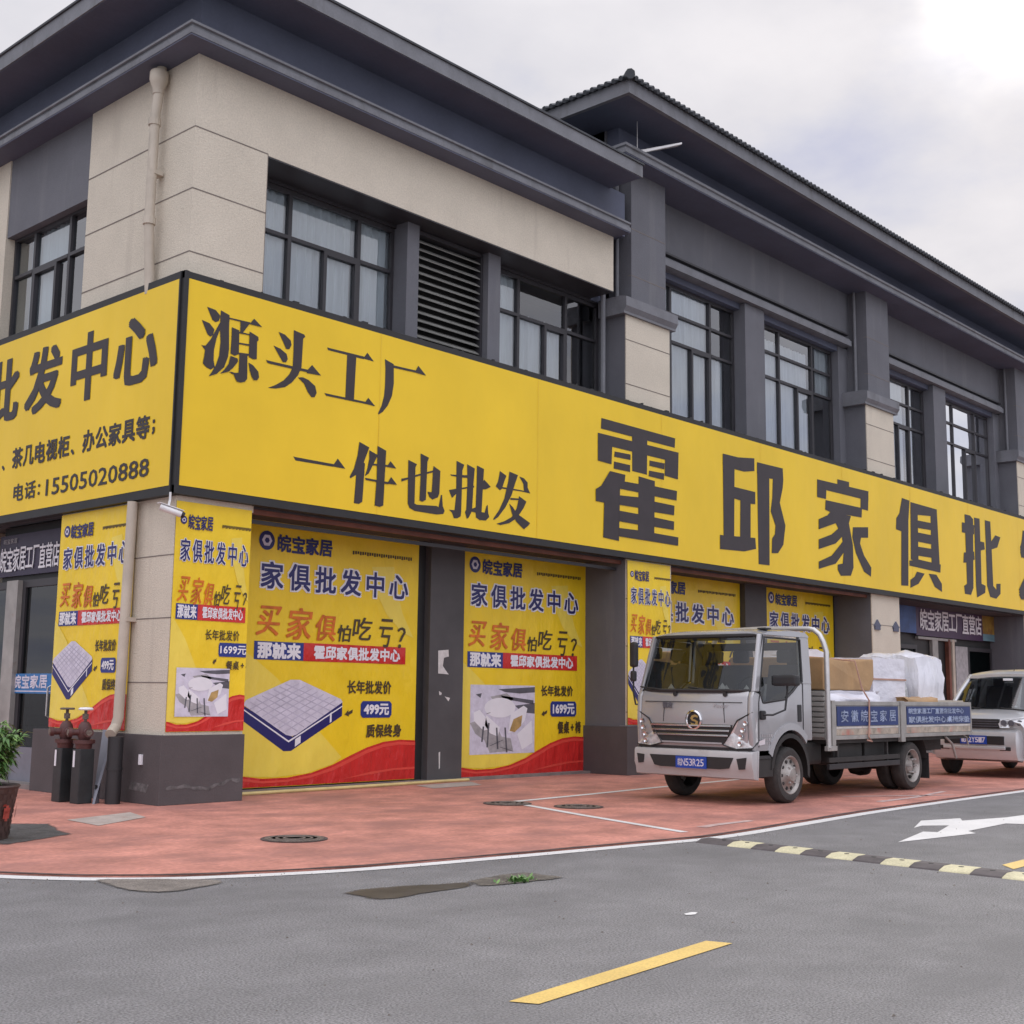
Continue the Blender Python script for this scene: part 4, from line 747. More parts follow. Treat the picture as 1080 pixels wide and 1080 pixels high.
    c = [(a0+r, b0), (a1-r, b0), (a1, b0+r), (a1, b1-r), (a1-r, b1), (a0+r, b1), (a0, b1-r), (a0, b0+r)]
    poly(mb, pl, [(min(U(a), u1-.005), V(b)) for a, b in c], .006); mb.build('price_box', 'bblue', t)
    x = MB(); text(x, '499元' if kind == 'mattress' else '1699元', pl, U(a0+.02), min(u1-.01, U(a1-.02)), V(b1-.012), V(b0+.012), .010, (bw*.9, bw*.9)); x.build('price', 'white', t)
    line('质保终身' if kind == 'mattress' else '餐桌+椅', *q['text'], 'btext', (bw*.7, bw*.7))
    aa, bb = q['arrow']; mb = MB(); poly(mb, pl, P2([(aa, bb), (aa+.022, bb-.018), (aa+.022, bb-.010), (aa+.048, bb-.020), (aa+.046, bb-.006), (aa+.024, bb+.002), (aa+.026, bb+.008)]), .006); mb.build('arrow', 'btext', t)
    if kind == 'mattress':
        def P3(q_): return P2([(a_, b_-.035) for a_, b_ in q_])
        T = [(-.0+.005, .735), (.255, .635), (.545, .720), (.27, .845), (.235, .845)]
        mb = MB(); poly(mb, pl, P3([(.005, .735), (.27, .852), (.545, .722), (.545, .775), (.265, .905), (.225, .905), (.005, .79)]), .006); mt = mb.build('mattress_picture', 'dgrey', t)
        mt.data.materials.clear(); mt.data.materials.append(W['bnavy'])
        mb = MB(); poly(mb, pl, P3([(.005, .732), (.02, .715), (.25, .638), (.30, .638), (.535, .710), (.546, .722), (.29, .845), (.265, .850), (.235, .845)]), .008); mb.build('mattress_top', 'lilac', mt)
        mb = MB()
        for i in range(7):
            f = (i+1)/8
            a = (.01+(.25-.01)*f, .732-(.732-.64)*f); b = (.26+(.545-.26)*f, .845-(.845-.722)*f); mb.add([pl(U(a[0]), V(a[1]-.035), .0095), pl(U(b[0]), V(b[1]-.035), .0095), pl(U(b[0]), V(b[1]-.035+.004), .0095), pl(U(a[0]), V(a[1]-.035+.004), .0095)], [(0, 1, 2, 3)])
            a = (.01+(.26-.01)*f, .732+(.845-.732)*f); b = (.26+(.54-.26)*f, .64+(.72-.64)*f); mb.add([pl(U(a[0]), V(a[1]-.035), .0098), pl(U(b[0]), V(b[1]-.035), .0098), pl(U(b[0]), V(b[1]-.035+.004), .0098), pl(U(a[0]), V(a[1]-.035+.004), .0098)], [(0, 1, 2, 3)])
        mb.build('quilting', 'quilt', mt)
        mb = MB(); poly(mb, pl, P3([(.285, .862), (.315, .848), (.315, .875), (.285, .89)]), .008); poly(mb, pl, P3([(.475, .765), (.485, .760), (.485, .797), (.475, .802)]), .008); poly(mb, pl, P3([(.006, .747), (.25, .866), (.545, .735), (.545, .740), (.25, .873), (.006, .752)]), .0085); mb.build('mattress_band', 'white', mt)
    else:
        a0, a1, b0, b1 = (.075, .57, .605, .905) if kind != 'narrow' else (.09, .75, .725, .935)
        D = .006 if kind == 'narrow' else 0.0
        X = lambda s: a0+(a1-a0)*s
        Y = lambda s: b0+(b1-b0)*s
        def Q(pts): return [(U(X(a)), V(Y(b))) for a, b in pts]
        mb = MB(); poly(mb, pl, Q([(0, 0), (1, 0), (1, 1), (0, 1)]), D+.006); ph = mb.build('photo_print', 'lilac', t)
        mb = MB(); poly(mb, pl, Q([(.42, .06), (1, .02), (1, .10), (.75, .12), (.52, .10)]), D+.007); poly(mb, pl, Q([(.45, .15), (.98, .22), (.98, .28), (.5, .20)]), D+.007); poly(mb, pl, Q([(.68, .30), (1, .26), (1, .42), (.8, .40)]), D+.007); poly(mb, pl, Q([(.08, .14), (.17, .12), (.15, .19)]), D+.007); mb.build('photo_dark', 'dgrey', ph)
        mb = MB(); poly(mb, pl, Q([(.0, .55), (.2, .48), (.28, .62), (.4, .60), (.48, .75), (.62, .78), (.66, .96), (.3, .98), (.22, .80), (.08, .70)]), D+.007); poly(mb, pl, Q([(.3, .17), (.55, .12), (.66, .20), (.6, .26), (.36, .24)]), D+.007); mb.build('photo_grey', 'lgrey', ph)
        mb = MB(); disc(mb, pl, U(X(.45)), V(Y(.33)), .24*(a1-a0)*w, .145*(b1-b0)*h, D+.0085, 18); poly(mb, pl, Q([(.24, .44), (.34, .52), (.45, .62), (.42, .75), (.30, .70), (.22, .58)]), D+.008); poly(mb, pl, Q([(.05, .40), (.14, .36), (.24, .48), (.28, .64), (.20, .66), (.06, .52)]), D+.008); poly(mb, pl, Q([(.62, .42), (.82, .30), (.88, .34), (.84, .52), (.70, .68), (.58, .70)]), D+.008); poly(mb, pl, Q([(.72, .72), (.95, .52), (.97, .85), (.8, .95)]), D+.008); mb.build('photo_white', 'white', ph)
        mb = MB(); poly(mb, pl, Q([(.66, .50), (.80, .44), (.78, .60), (.68, .69), (.60, .67)]), D+.0095); mb.build('photo_tan', 'tan', ph)
        mb = MB()
        for (x0, y0, x1, y1) in ((.28, .55, .26, .90), (.40, .62, .42, .93), (.53, .62, .56, .98), (.20, .60, .18, .82), (.45, .90, .66, .97), (.30, .88, .5, .80), (.24, .42, .30, .40)):
            mb.add([pl(U(X(x0-.012)), V(Y(y0)), D+.009), pl(U(X(x0+.012)), V(Y(y0)), D+.009), pl(U(X(x1+.012)), V(Y(y1)), D+.009), pl(U(X(x1-.012)), V(Y(y1)), D+.009)], [(0, 1, 2, 3)])
        mb.build('photo_lines', 'dgrey', ph)
    return t
P_at = lambda y: Plane(lambda u, v, d: (u, y-d, v))
PX_at = lambda x: Plane(lambda u, v, d: (x-d, -u, v))
banner('wide yellow banner with large mattress picture and 499 price right of the corner pier', P_at(.955), 1.74, 4.745, .055, 3.49, 'mattress', sag=.03)
banner('yellow banner with dining set photo and 1699 price between two dark columns', P_at(.955), 5.64, 8.60, .03, 3.50, 'dining', sag=.02)
banner('narrow yellow banner with dining set photo on the front of the corner pier', P_at(.092), .105, 1.15, .80, 3.42, 'narrow', cut=.96)
banner('narrow yellow banner with mattress picture on the pilaster behind the truck mirror', P_at(.075), 8.60, 9.80, .795, 3.46, 'mattress', cut=.94)
banner('yellow banner seen over the truck cab, right beside the pilaster', P_at(.96), 9.95, 13.40, .06, 3.53, 'dining', sag=.02)
banner('yellow banner behind the loaded truck bed, between dark columns', P_at(.96), 14.30, 17.15, .06, 3.55, 'mattress', sag=.02)
banner('yellow mattress banner on the side face left of the drainpipe', PX_at(.085), -2.68, -.90, .79, 3.46, 'mattress')

# navy shop name signs over the two entrances, door sticker
t = thing('shop_sign', 'dark navy sign with white characters over the left corner door', 'sign', (.40, 4.9, 2.8), 'dark shop name signs')
pl = PX_at(.36)
MB().box(.37, .419, 3.0, 4.92, 2.80, 3.38).build('panel', 'navy', t)
m = MB(); chars(m, '皖宝家居工厂直营店', pl, -4.86, -3.20, 2.87, 3.20, .004, (.004, .003), .06); m.build('lettering', 'white', t)
m = MB(); chars(m, '皖宝家居', pl, -4.80, -4.40, 3.26, 3.33, .004); m.build('lettering', 'lgrey', t)
t = thing('shop_sign', 'plum coloured sign with white characters and a pale poster end above the far entrance', 'sign', (20.4, .9, 2.8), 'dark shop name signs')
pl = P_at(.90)
MB().box(21.15, 25.15, .91, .94, 2.78, 3.52).build('panel', 'purple', t)
MB().box(19.0, 21.15, .908, .94, 2.82, 3.52).build('blue_end', 'bluep', t)
MB().box(25.15, 26.4, .908, .94, 2.98, 3.52).build('poster_end', 'posterv', t); MB().box(25.15, 26.4, .907, .94, 2.80, 2.98).build('poster_base', 'teal', t)
m = MB(); chars(m, '皖宝家居工厂直营店', pl, 21.35, 25.05, 2.93, 3.42, .004, (.010, .008), .06); m.build('lettering', 'white', t)
t = thing('door_sticker', 'blue sticker strip with pale characters on the dark corner door', 'sticker', (.33, 4.4, 1.2))
pl = PX_at(.315)
m = MB(); rect(m, pl, -4.46, -3.08, 1.20, 1.46, 0); m.build('strip', 'skyblue', t)
m = MB(); chars(m, '皖宝家居', pl, -4.16, -3.22, 1.27, 1.44, .003, (.006, .005)); m.build('lettering', 'lilac', t)
m = MB(); disc(m, pl, -4.31, 1.355, .085, .075, .003); e = m.build('emblem', 'lilac', t)
m = MB(); disc(m, pl, -4.31, 1.355, .058, .05, .005); m.build('emblem_mark', 'skyblue', e); m = MB(); disc(m, pl, -4.31, 1.355, .03, .026, .007, 6); m.build('emblem_mark', 'lilac', e)
m = MB(); rect(m, pl, -4.42, -3.12, 1.222, 1.236, .003); m.build('fine_print', 'lilac', t)

# ------------------------------------------------------------------ the truck
YN, YFAR = -4.40, -2.72                      # driver's side and far side
T = thing('flatbed_truck', 'silver grey light flatbed truck parked in front of the banners, loaded with wrapped goods', 'truck', (7.5, -3.56, 0))
YC = (YN+YFAR)/2
def arc(cx, cz, r, a0, a1, n=10): return [(cx+r*math.cos(R(a0+(a1-a0)*i/n)), cz+r*math.sin(R(a0+(a1-a0)*i/n))) for i in range(n+1)]
WX, RX = 5.96, 9.36
# lower cab shell: front face, beltline, wheel arch
prof = [(5.115, .66), (5.095, 1.0), (5.11, 1.26), (5.15, 1.335), (5.30, 1.30), (5.36, 1.19), (5.86, 1.235), (6.02, 1.33), (6.20, 1.44), (6.50, 1.44), (6.50, .74)]+[(x, z) for x, z in arc(WX, .40, .475, 46, 158, 10)]+[(5.45, .56), (5.2, .56)]
cab = MB().prism(prof, 1, YN, YN+.07).prism(prof, 1, YFAR-.07, YFAR)
cab.prism([(5.115, .60), (5.094, 1.0), (5.109, 1.26), (5.149, 1.335), (5.30, 1.335), (5.30, .60)], 1, YN+.07, YFAR-.07)
cab.prism([(6.44, .74), (6.44, 1.44), (6.502, 1.44), (6.502, .74)], 1, YN+.07, YFAR-.07)
cb = cab.build('cab_body', 'silver', T, bevel=.022, smooth=True)
# roof, pillars
def loft_roof():
    m = MB(); n = 9; rows = []
    for x, z, ins in ((5.385, 2.015, .045), (5.42, 2.05, .05), (5.56, 2.085, .055), (5.9, 2.11, .05), (6.2, 2.12, .045), (6.44, 2.11, .045), (6.52, 2.07, .045), (6.52, 2.015, .04)):
        row = []
        for k in range(n+1):
            a = -1+2*k/n; y = YC+(YFAR-YN-2*ins)/2*a; dz = -.035*abs(a)**5 if z > 2.02 else 0; row.append((x, y, z+dz))
        rows.append(row)
    vs = [p for r in rows for p in r]; fs = [(i*(n+1)+k, i*(n+1)+k+1, (i+1)*(n+1)+k+1, (i+1)*(n+1)+k) for i in range(len(rows)-1) for k in range(n)]
    fs.append([k for k in range(n, -1, -1)]+[]) if False else None
    for s in (0, n): fs.append([i*(n+1)+s for i in range(len(rows))])
    vs2 = vs+[(5.385, YN+.045, 2.01), (5.385, YFAR-.045, 2.01)]
    m.add(vs2, fs); m.quad((5.385, YN+.05, 2.012), (6.52, YN+.05, 2.012), (6.52, YFAR-.05, 2.012), (5.385, YFAR-.05, 2.012)); return m
loft_roof().build('cab_roof', 'silver', cb, smooth=True)
for y0, s in ((YN, 1), (YFAR, -1)):
    a = lambda x, z, d: (x, y0+s*d, z)
    m = MB()
    m.add([a(5.155, 1.33, .0), a(5.26, 1.33, .0), a(5.46, 2.02, .045), a(5.375, 2.02, .045), a(5.15, 1.33, .05), a(5.25, 1.33, .05), a(5.45, 2.02, .09), a(5.36, 2.02, .09)], [(0, 1, 2, 3), (4, 7, 6, 5), (0, 3, 7, 4), (1, 5, 6, 2), (0, 4, 5, 1), (3, 2, 6, 7)])
    m.build('front_pillar', 'silver', cb, bevel=.012)
    m = MB(); m.add([a(6.28, 1.43, .0), a(6.502, 1.43, .0), a(6.515, 2.02, .045), a(6.30, 2.02, .045), a(6.28, 1.43, .06), a(6.502, 1.43, .06), a(6.515, 2.02, .10), a(6.30, 2.02, .10)], [(0, 1, 2, 3), (4, 7, 6, 5), (0, 3, 7, 4), (1, 5, 6, 2), (0, 4, 5, 1), (3, 2, 6, 7)])
    m.build('rear_pillar', 'silver', cb, bevel=.012)
    # side window, black surround
    g = MB(); g.add([a(5.30, 1.20, .012), a(5.37, 1.20, .012), a(5.86, 1.245, .012), a(6.2, 1.45, .014), a(6.26, 1.45, .014), a(6.285, 1.99, .046), a(5.45, 1.99, .046), a(5.25, 1.335, .012)], [tuple(range(8))])
    g.build('side_window', 'auto_glass', cb)
    m = MB().tube([a(5.33, 1.20, .008), a(5.86, 1.243, .008), a(6.04, 1.34, .008), a(6.20, 1.445, .008), a(6.275, 1.46, .01), a(6.292, 1.98, .042), a(5.455, 1.985, .042), a(5.265, 1.34, .008), a(5.33, 1.20, .008)], .015, 6); m.build('window_seal', 'plastic', cb)
    # wheel arch lips and mudguard
    m = MB(); A1 = arc(WX, .40, .475, 40, 160, 12); A2 = arc(WX, .40, .56, 44, 158, 12)
    m.add([a(x, z, -.012) for x, z in A1]+[a(x, z, -.010) for x, z in A2]+[a(x, z, .05) for x, z in A1]+[a(x, z, .02) for x, z in A2], [(i, i+1, 14+i, 13+i) for i in range(12)]+[(i, i+1, 27+i, 26+i) for i in range(12)]+[(13+i, 14+i, 40+i, 39+i) for i in range(12)])
    m.build('arch_lip', 'silver', cb, smooth=True)
    m = MB(); A3 = arc(WX, .38, .455, -12, 176, 14); m.add([a(x, z, -.006) for x, z in A1[:1]]+[a(x, z, .0) for x, z in A3]+[a(x, z, .32) for x, z in A3], [(1+i, 2+i, 17+i, 16+i) for i in range(14)])
    A4 = arc(WX, .38, .40, -8, 172, 14); m.add([a(x, z, .0) for x, z in A3]+[a(x, z, .0) for x, z in A4], [(i, i+1, 16+i, 15+i) for i in range(14)])
    m.build('mudguard', 'chassis', cb, smooth=True)
    m = MB(); m.box(5.13, 5.50, min(y0, y0+s*.06), max(y0, y0+s*.06), .545, .64); m.build('sill_strip', 'plastic', cb)
    m = MB(); m.box(5.18, 5.56, min(y0+s*.012, y0+s*.07), max(y0+s*.012, y0+s*.07), .33, .545); m.build('step', 'chassis', cb, bevel=.01)
    # door seams and handle
    m = MB(); m.tube([a(5.275, 1.33, -.003), a(5.235, 1.2, -.003), a(5.225, .68, -.003)], .006, 4); m.build('door_seam', 'plastic', cb); m = MB().tube([a(6.27, 1.44, -.003), a(6.27, .86, -.003)], .006, 4); m.build('door_seam', 'plastic', cb)
    m = MB(); m.box(6.135, 6.225, min(y0-s*.012, y0+s*.01), max(y0-s*.012, y0+s*.01), .97, 1.18); m.build('door_handle', 'plastic', cb, bevel=.012)
# driver's side lettering and side lamp
PN = Plane(lambda u, v, d: (u, YN-d, v))
m = MB()
for i, n_ in enumerate((5, 4, 5)):
    for k in range(n_): rect(m, PN, 5.29+k*.05, 5.33+k*.05, .80-i*.045, .832-i*.045, .004)
m.build('door_print', 'lgrey', cb)
m = MB(); m.add([PN(5.20, .70, .004), PN(5.36, .715, .004), PN(5.34, .78, .02), PN(5.21, .755, .02)], [(0, 1, 2, 3)]); m.build('side_lamp', 'white', cb)
# windscreen, wipers, front details
PF = Plane(lambda u, v, d: (5.10-d, -u, v))
def fx(z): return 5.145+(z-1.335)*.355
m = MB(); n = 10; vs = []
for zz in (1.335, 1.67, 2.005):
    for k in range(n+1):
        b = -1+2*k/n; vs.append((fx(zz)+.055*abs(b)**4-.012, YC+(YFAR-YN-.07-.07*(zz-1.34))/2*b, zz))
m.add(vs, [(i*(n+1)+k, i*(n+1)+k+1, (i+1)*(n+1)+k+1, (i+1)*(n+1)+k) for i in range(2) for k in range(n)])
m.build('windscreen', 'auto_glass', cb, smooth=True)
m = MB(); ring = [vs[k] for k in range(n+1)]+[vs[2*n+1]]+[vs[2*(n+1)+k] for k in range(n, -1, -1)]+[vs[n+1], vs[0]]
m.tube([(x-.006, y, z) for x, y, z in ring], .024, 6); m.build('windscreen_seal', 'plastic', cb, smooth=True)
MB().box(5.40, 5.41, YN+.12, YFAR-.12, 1.95, 2.01).build('sun_band', 'plastic', cb)
for y0 in (-4.02, -3.30):
    m = MB().tube([(5.125, y0, 1.30), (5.12, y0+.05, 1.33), (5.135, y0+.55, 1.38)], .010, 5); m.lathe([(.03, 0), (.022, .03)], (5.10, y0, 1.295), 'X', 10); m.build('wiper', 'plastic', cb)
MB().box(6.455, 6.475, YN+.3, YFAR-.3, 1.44, 1.52).box(6.455, 6.475, YN+.08, YN+.32, 1.44, 1.96).box(6.455, 6.475, YFAR-.32, YFAR-.08, 1.44, 1.96).box(6.455, 6.475, YN+.32, YFAR-.32, 1.86, 1.96).build('rear_cab_panel', 'plastic', cb)
# interior
m = MB().box(5.2, 5.52, YN+.1, YFAR-.1, 1.18, 1.34); m.build('dashboard', 'plastic', cb, bevel=.03)
for y0 in (-4.1, -3.45, -3.05):
    m = MB().box(5.85, 6.3, y0-.22, y0+.22, .95, 1.1).prism([(6.2, 1.1), (6.32, 1.1), (6.42, 1.66), (6.32, 1.68)], 1, y0-.21, y0+.21).box(6.34, 6.43, y0-.11, y0+.11, 1.70, 1.86); m.build('seat', 'seatm', cb, bevel=.03)
m = MB(); m.tube([(5.62+.10*math.sin(t)*.5, -4.05+.19*math.cos(t), 1.36+.16*math.sin(t)) for t in [i*2*math.pi/18 for i in range(19)]], .014, 6); m.build('steering_wheel', 'plastic', cb)
for (x, y, z, s) in ((5.30, -3.86, 1.35, .07), (5.28, -3.93, 1.35, .05), (5.30, -4.2, 1.35, .05), (5.28, -3.12, 1.35, .06)):
    MB().add([(x, y-s, z), (x+s, y, z), (x, y+s, z), (x-s*.6, y, z), (x, y, z+s*1.2)], [(0, 1, 4), (1, 2, 4), (2, 3, 4), (3, 0, 4)]).build('dash_paper', 'paper', cb)
MB().box(5.22, YN, YN, YN, 1, 1) if False else None
# grille and badge
GY0, GY1 = -4.02, -3.02
m = MB(); poly(m, PF, [(3.00, .80), (4.06, .80), (4.10, .74), (3.98, .70), (3.12, .70), (2.96, .76), (2.94, .92), (4.10, .92), (4.12, .82)][0:0] or [(2.93, .935), (4.13, .935), (4.06, .76), (3.98, .70), (3.10, .70), (3.0, .76)], .008); gr = m.build('grille', 'plastic', T)
for z, u0, u1 in ((.918, 2.95, 4.11), (.862, 2.97, 4.09), (.806, 2.99, 4.07)): MB().box(5.075, 5.092, -u1, -u0, z-.010, z+.012).build('grille_bar', 'chrome', gr, bevel=.004)
MB().box(5.08, 5.10, -3.98, -3.08, .705, .725).build('grille_bar', 'silver', gr)
m = MB().lathe([(.092, .0), (.100, -.014), (.118, -.004), (.122, .02), (.092, .02)], (5.095, -3.585, .985), 'X', 28, False)
bd = m.build('badge', 'chrome', T, smooth=True); bd.location.x -= .012
MB().lathe([(.0001, .0), (.095, .0), (.095, .004), (.0001, .004)], (5.092, -3.585, .985), 'X', 20).build('badge_disc', 'black', bd)
PB = Plane(lambda u, v, d: (5.0895-d, -u, v)); m = MB()
poly(m, PB, [(3.55, 1.035), (3.60, 1.05), (3.64, 1.035), (3.64, 1.01), (3.60, 1.02), (3.575, 1.01), (3.57, .995), (3.61, .985), (3.645, .965), (3.64, .935), (3.60, .915), (3.55, .925), (3.53, .95), (3.56, .945), (3.595, .935), (3.61, .95), (3.60, .963), (3.55, .975), (3.53, 1.005)], 0); m.build('badge_mark', 'gold', bd)
m = MB(); chars(m, '德龙', PF, 3.12, 3.27, 1.125, 1.195, .012, (.003, .003)); m.build('cab_lettering', 'dgrey', T)
m = MB(); text(m, 'Power', PF, 3.86, 4.06, 1.135, 1.185, .014, (0, 0), .3); m.build('cab_lettering', 'lgrey', T)
MB().tube([(5.098, -2.85, 1.20), (5.098, -4.26, 1.20)], .005, 4).tube([(5.094, -3.15, 1.195), (5.092, -3.13, .96)], .004, 4).tube([(5.094, -4.0, 1.195), (5.092, -4.02, .96)], .004, 4).build('panel_seam', 'plastic', T)
# headlamps: leaf shaped, wrapping the corner
for s, yo in ((1, YN), (-1, YFAR)):
    h = MB(); q = lambda f, dy, z: (f, yo+s*dy, z)
    pts = [(5.115, .005, 1.09), (5.088, .20, .99), (5.086, .31, .82), (5.086, .40, .70), (5.088, .22, .655), (5.11, .01, .67), (5.20, -.006, .74), (5.19, -.006, .98)]
    h.add([q(*p) for p in pts]+[q(p[0]+.05, p[1]+.02*(1 if p[1] >= 0 else 2), p[2]) for p in pts], [tuple(range(8))]+[(i, (i+1) % 8, (i+1) % 8+8, i+8) for i in range(8)])
    hl = h.build('headlamp', 'lampg', T, smooth=False)
    for k, (dy, z) in enumerate(((.09, .96), (.12, .88), (.15, .80), (.16, .72))):
        MB().lathe([(.0001, .012), (.014, .010), (.028, .0), (.032, .010), (.0001, .016)], q(5.062+(.012 if dy < .1 else 0), dy, z), 'X', 12).build('lamp_cup', 'chrome', hl)
    MB().tube([q(p[0]-.004, p[1], p[2]) for p in pts[:7]], .009, 5).build('lamp_rim', 'plastic', hl)
# bumper
bz = [(5.075, .63), (5.06, .60), (5.055, .46), (5.085, .40), (5.10, .315), (5.18, .30), (5.18, .64)]
bm_ = MB().prism(bz, 1, YN-.01, YFAR+.01).prism([(5.18, .64), (5.225, .64), (5.215, .54), (5.20, .30), (5.18, .30)], 1, YN-.012, YN+.05).prism([(5.18, .64), (5.225, .64), (5.215, .54), (5.20, .30), (5.18, .30)], 1, YFAR-.05, YFAR+.012)
bp = bm_.build('bumper', 'bumper', T, bevel=.022, smooth=True)
MB().box(5.10, 5.16, YN+.03, YFAR-.03, .638, .668).build('bumper_gap', 'plastic', bp)
PU = Plane(lambda u, v, d: (5.058-d, -u, v)); m = MB()
poly(m, PU, [(2.95, .555), (4.16, .555), (4.10, .43), (3.98, .415), (3.12, .415), (3.02, .43)], .006); m.build('intake', 'plastic', bp)
for a, b in ((2.755, 2.87), (4.20, 4.34)):
    m = MB(); poly(m, PU, [(a, .56), (b, .55), (b-.01, .45), (a+.02, .44)] if a < 3 else [(a, .545), (b, .565), (b-.02, .43), (a+.03, .42)], .006); m.build('fog_recess', 'plastic', bp)
MB().box(5.035, 5.048, -3.79, -3.35, .41, .55).build('number_plate', 'plateb', bp)
PP = Plane(lambda u, v, d: (5.0345-d, -u, v)); m = MB(); chars(m, '皖N53R25', PP, 3.38, 3.76, .435, .525, .001, (.001, .001)); m.build('plate_lettering', 'lilac', bp)
# mirrors
m = MB().tube([(5.28, YN-.005, 1.06), (5.27, YN-.05, 1.06), (5.34, YN-.13, 1.06), (5.50, YN-.20, 1.12), (5.56, YN-.20, 1.34), (5.56, YN-.20, 1.42)], .013, 6); ma = m.build('mirror_arm', 'plastic', T, smooth=True)
MB().box(5.25, 5.33, YN-.05, YN+.004, 1.0, 1.11).build('mirror_bracket', 'plastic', ma, bevel=.02)
MB().box(5.42, 5.53, YN-.40, YN-.06, 1.40, 1.53).build('mirror_head', 'plastic', ma, bevel=.03)
m = MB().tube([(5.17, YFAR-.02, 1.15), (5.10, YFAR+.02, 1.16), (5.07, YFAR+.03, 1.30), (5.07, YFAR+.03, 1.62)], .013, 6); ma = m.build('mirror_arm', 'plastic', T, smooth=True)
MB().box(5.04, 5.11, YFAR-.03, YFAR+.08, 1.62, 1.94).build('mirror_head', 'plastic', ma, bevel=.035)
MB().box(5.04, 5.10, YFAR-.01, YFAR+.07, 1.44, 1.58).build('mirror_head', 'plastic', ma, bevel=.03)
m = MB().box(5.62, 5.76, YN+.12, YN+.24, 2.085, 2.11); m.build('roof_lamp', 'plastic', cb, bevel=.01)
# wheels
def wheel(x, y, s, dual=False, r=.335, w=.19):
    prof = [(r*.66, .004), (r*.72, -.006), (r*.90, .0), (r*.985, .03), (r, .055), (r, w-.055), (r*.985, w-.03), (r*.90, w), (r*.66, w), (r*.62, w*.5), (r*.66, .004)]
    wh = MB().lathe([(a, s*b) for a, b in prof], (x, y, r), 'Y', 40, False).build('wheel', 'tyre', T, smooth=True)
    ri = MB()
    if not dual:
        ri.lathe([(r*.69, s*.0), (r*.67, s*-.004), (r*.63, s*.006), (r*.58, s*.035), (r*.38, s*.022), (r*.27, s*-.02), (r*.22, s*-.035), (.0001, s*-.04)], (x, y, r), 'Y', 36, False)
    else:
        ri.lathe([(r*.69, s*.0), (r*.67, s*-.002), (r*.62, s*.012), (r*.55, s*.085), (r*.36, s*.095), (r*.28, s*.04), (r*.2, s*.03), (.0001, s*.03)], (x, y, r), 'Y', 36, False)
    rr = ri.build('rim', 'rim', wh, smooth=True)
    h = MB()
    for k in range(10):
        t_ = 2*math.pi*k/10; h.lathe([(.0001, s*(.018 if not dual else .088)), (r*.06, s*(.018 if not dual else .088)), (r*.06, s*.05)], (x+r*.49*math.cos(t_), y-s*.0, r+r*.49*math.sin(t_)), 'Y', 10)
    h.build('hand_holes', 'chassis', rr)
    h = MB()
    for k in range(6):
        t_ = 2*math.pi*k/6; h.lathe([(.012, s*-.03), (.012, s*.03), (.0001, s*.03)], (x+r*.30*math.cos(t_), y, r+r*.30*math.sin(t_)), 'Y', 6)
    h.build('wheel_nuts', 'galv', rr)
    if dual: MB().lathe([(a, s*(b+.22)) for a, b in prof], (x, y, r), 'Y', 40, False).build('inner_tyre', 'tyre', wh, smooth=True)
wheel(WX, YN+.01, 1); wheel(WX, YFAR-.01, -1); wheel(RX, YN+.03, 1, True); wheel(RX, YFAR-.03, -1, True)
# chassis
ch = MB().box(5.3, 11.2, -3.98, -3.90, .50, .66).box(5.3, 11.2, -3.22, -3.14, .50, .66).build('chassis_rail', 'chassis', T)
MB().cyl((WX, YN+.1, .335), (WX, YFAR-.1, .335), .06, n=10).build('axle', 'chassis', T); MB().cyl((RX, YN+.1, .335), (RX, YFAR-.1, .335), .075, n=10).lathe([(.0001, -.18), (.16, -.12), (.18, 0), (.16, .12), (.0001, .18)], (RX, YC, .335), 'Y', 14).build('axle', 'chassis', T)
MB().box(7.25, 8.05, YN+.12, YN+.5, .40, .68).build('fuel_tank', 'chassis', T, bevel=.04)
MB().box(8.15, 8.75, YN+.14, YN+.5, .42, .68).build('battery_box', 'chassis', T, bevel=.01)
MB().box(5.5, 6.6, -4.05, -3.1, .38, .72).build('engine_sump', 'chassis', T, bevel=.05)
MB().box(6.55, 7.1, YN+.2, YFAR-.2, .42, .70).build('air_tank', 'chassis', T, bevel=.05)
sg = MB().box(6.95, 8.95, YN+.02, YN+.06, .36, .43).build('side_guard', 'plastic', T, bevel=.006); MB().box(6.95, 8.95, YN+.022, YN+.058, .45, .51).box(7.2, 7.24, YN+.04, YN+.08, .36, .72).box(8.6, 8.64, YN+.04, YN+.08, .36, .72).build('guard_rail', 'chassis', sg)
for y0 in (YN+.02, YFAR-.26):
    m = MB(); A = arc(RX, .36, .47, 8, 172, 12); m.add([(x, y0, z) for x, z in A]+[(x, y0+.24, z) for x, z in A], [(i, i+1, 14+i, 13+i) for i in range(12)]); m.build('rear_mudguard', 'chassis', T, smooth=True)
    MB().box(RX+.50, RX+.52, y0, y0+.26, .14, .50).build('mud_flap', 'rubber', T)
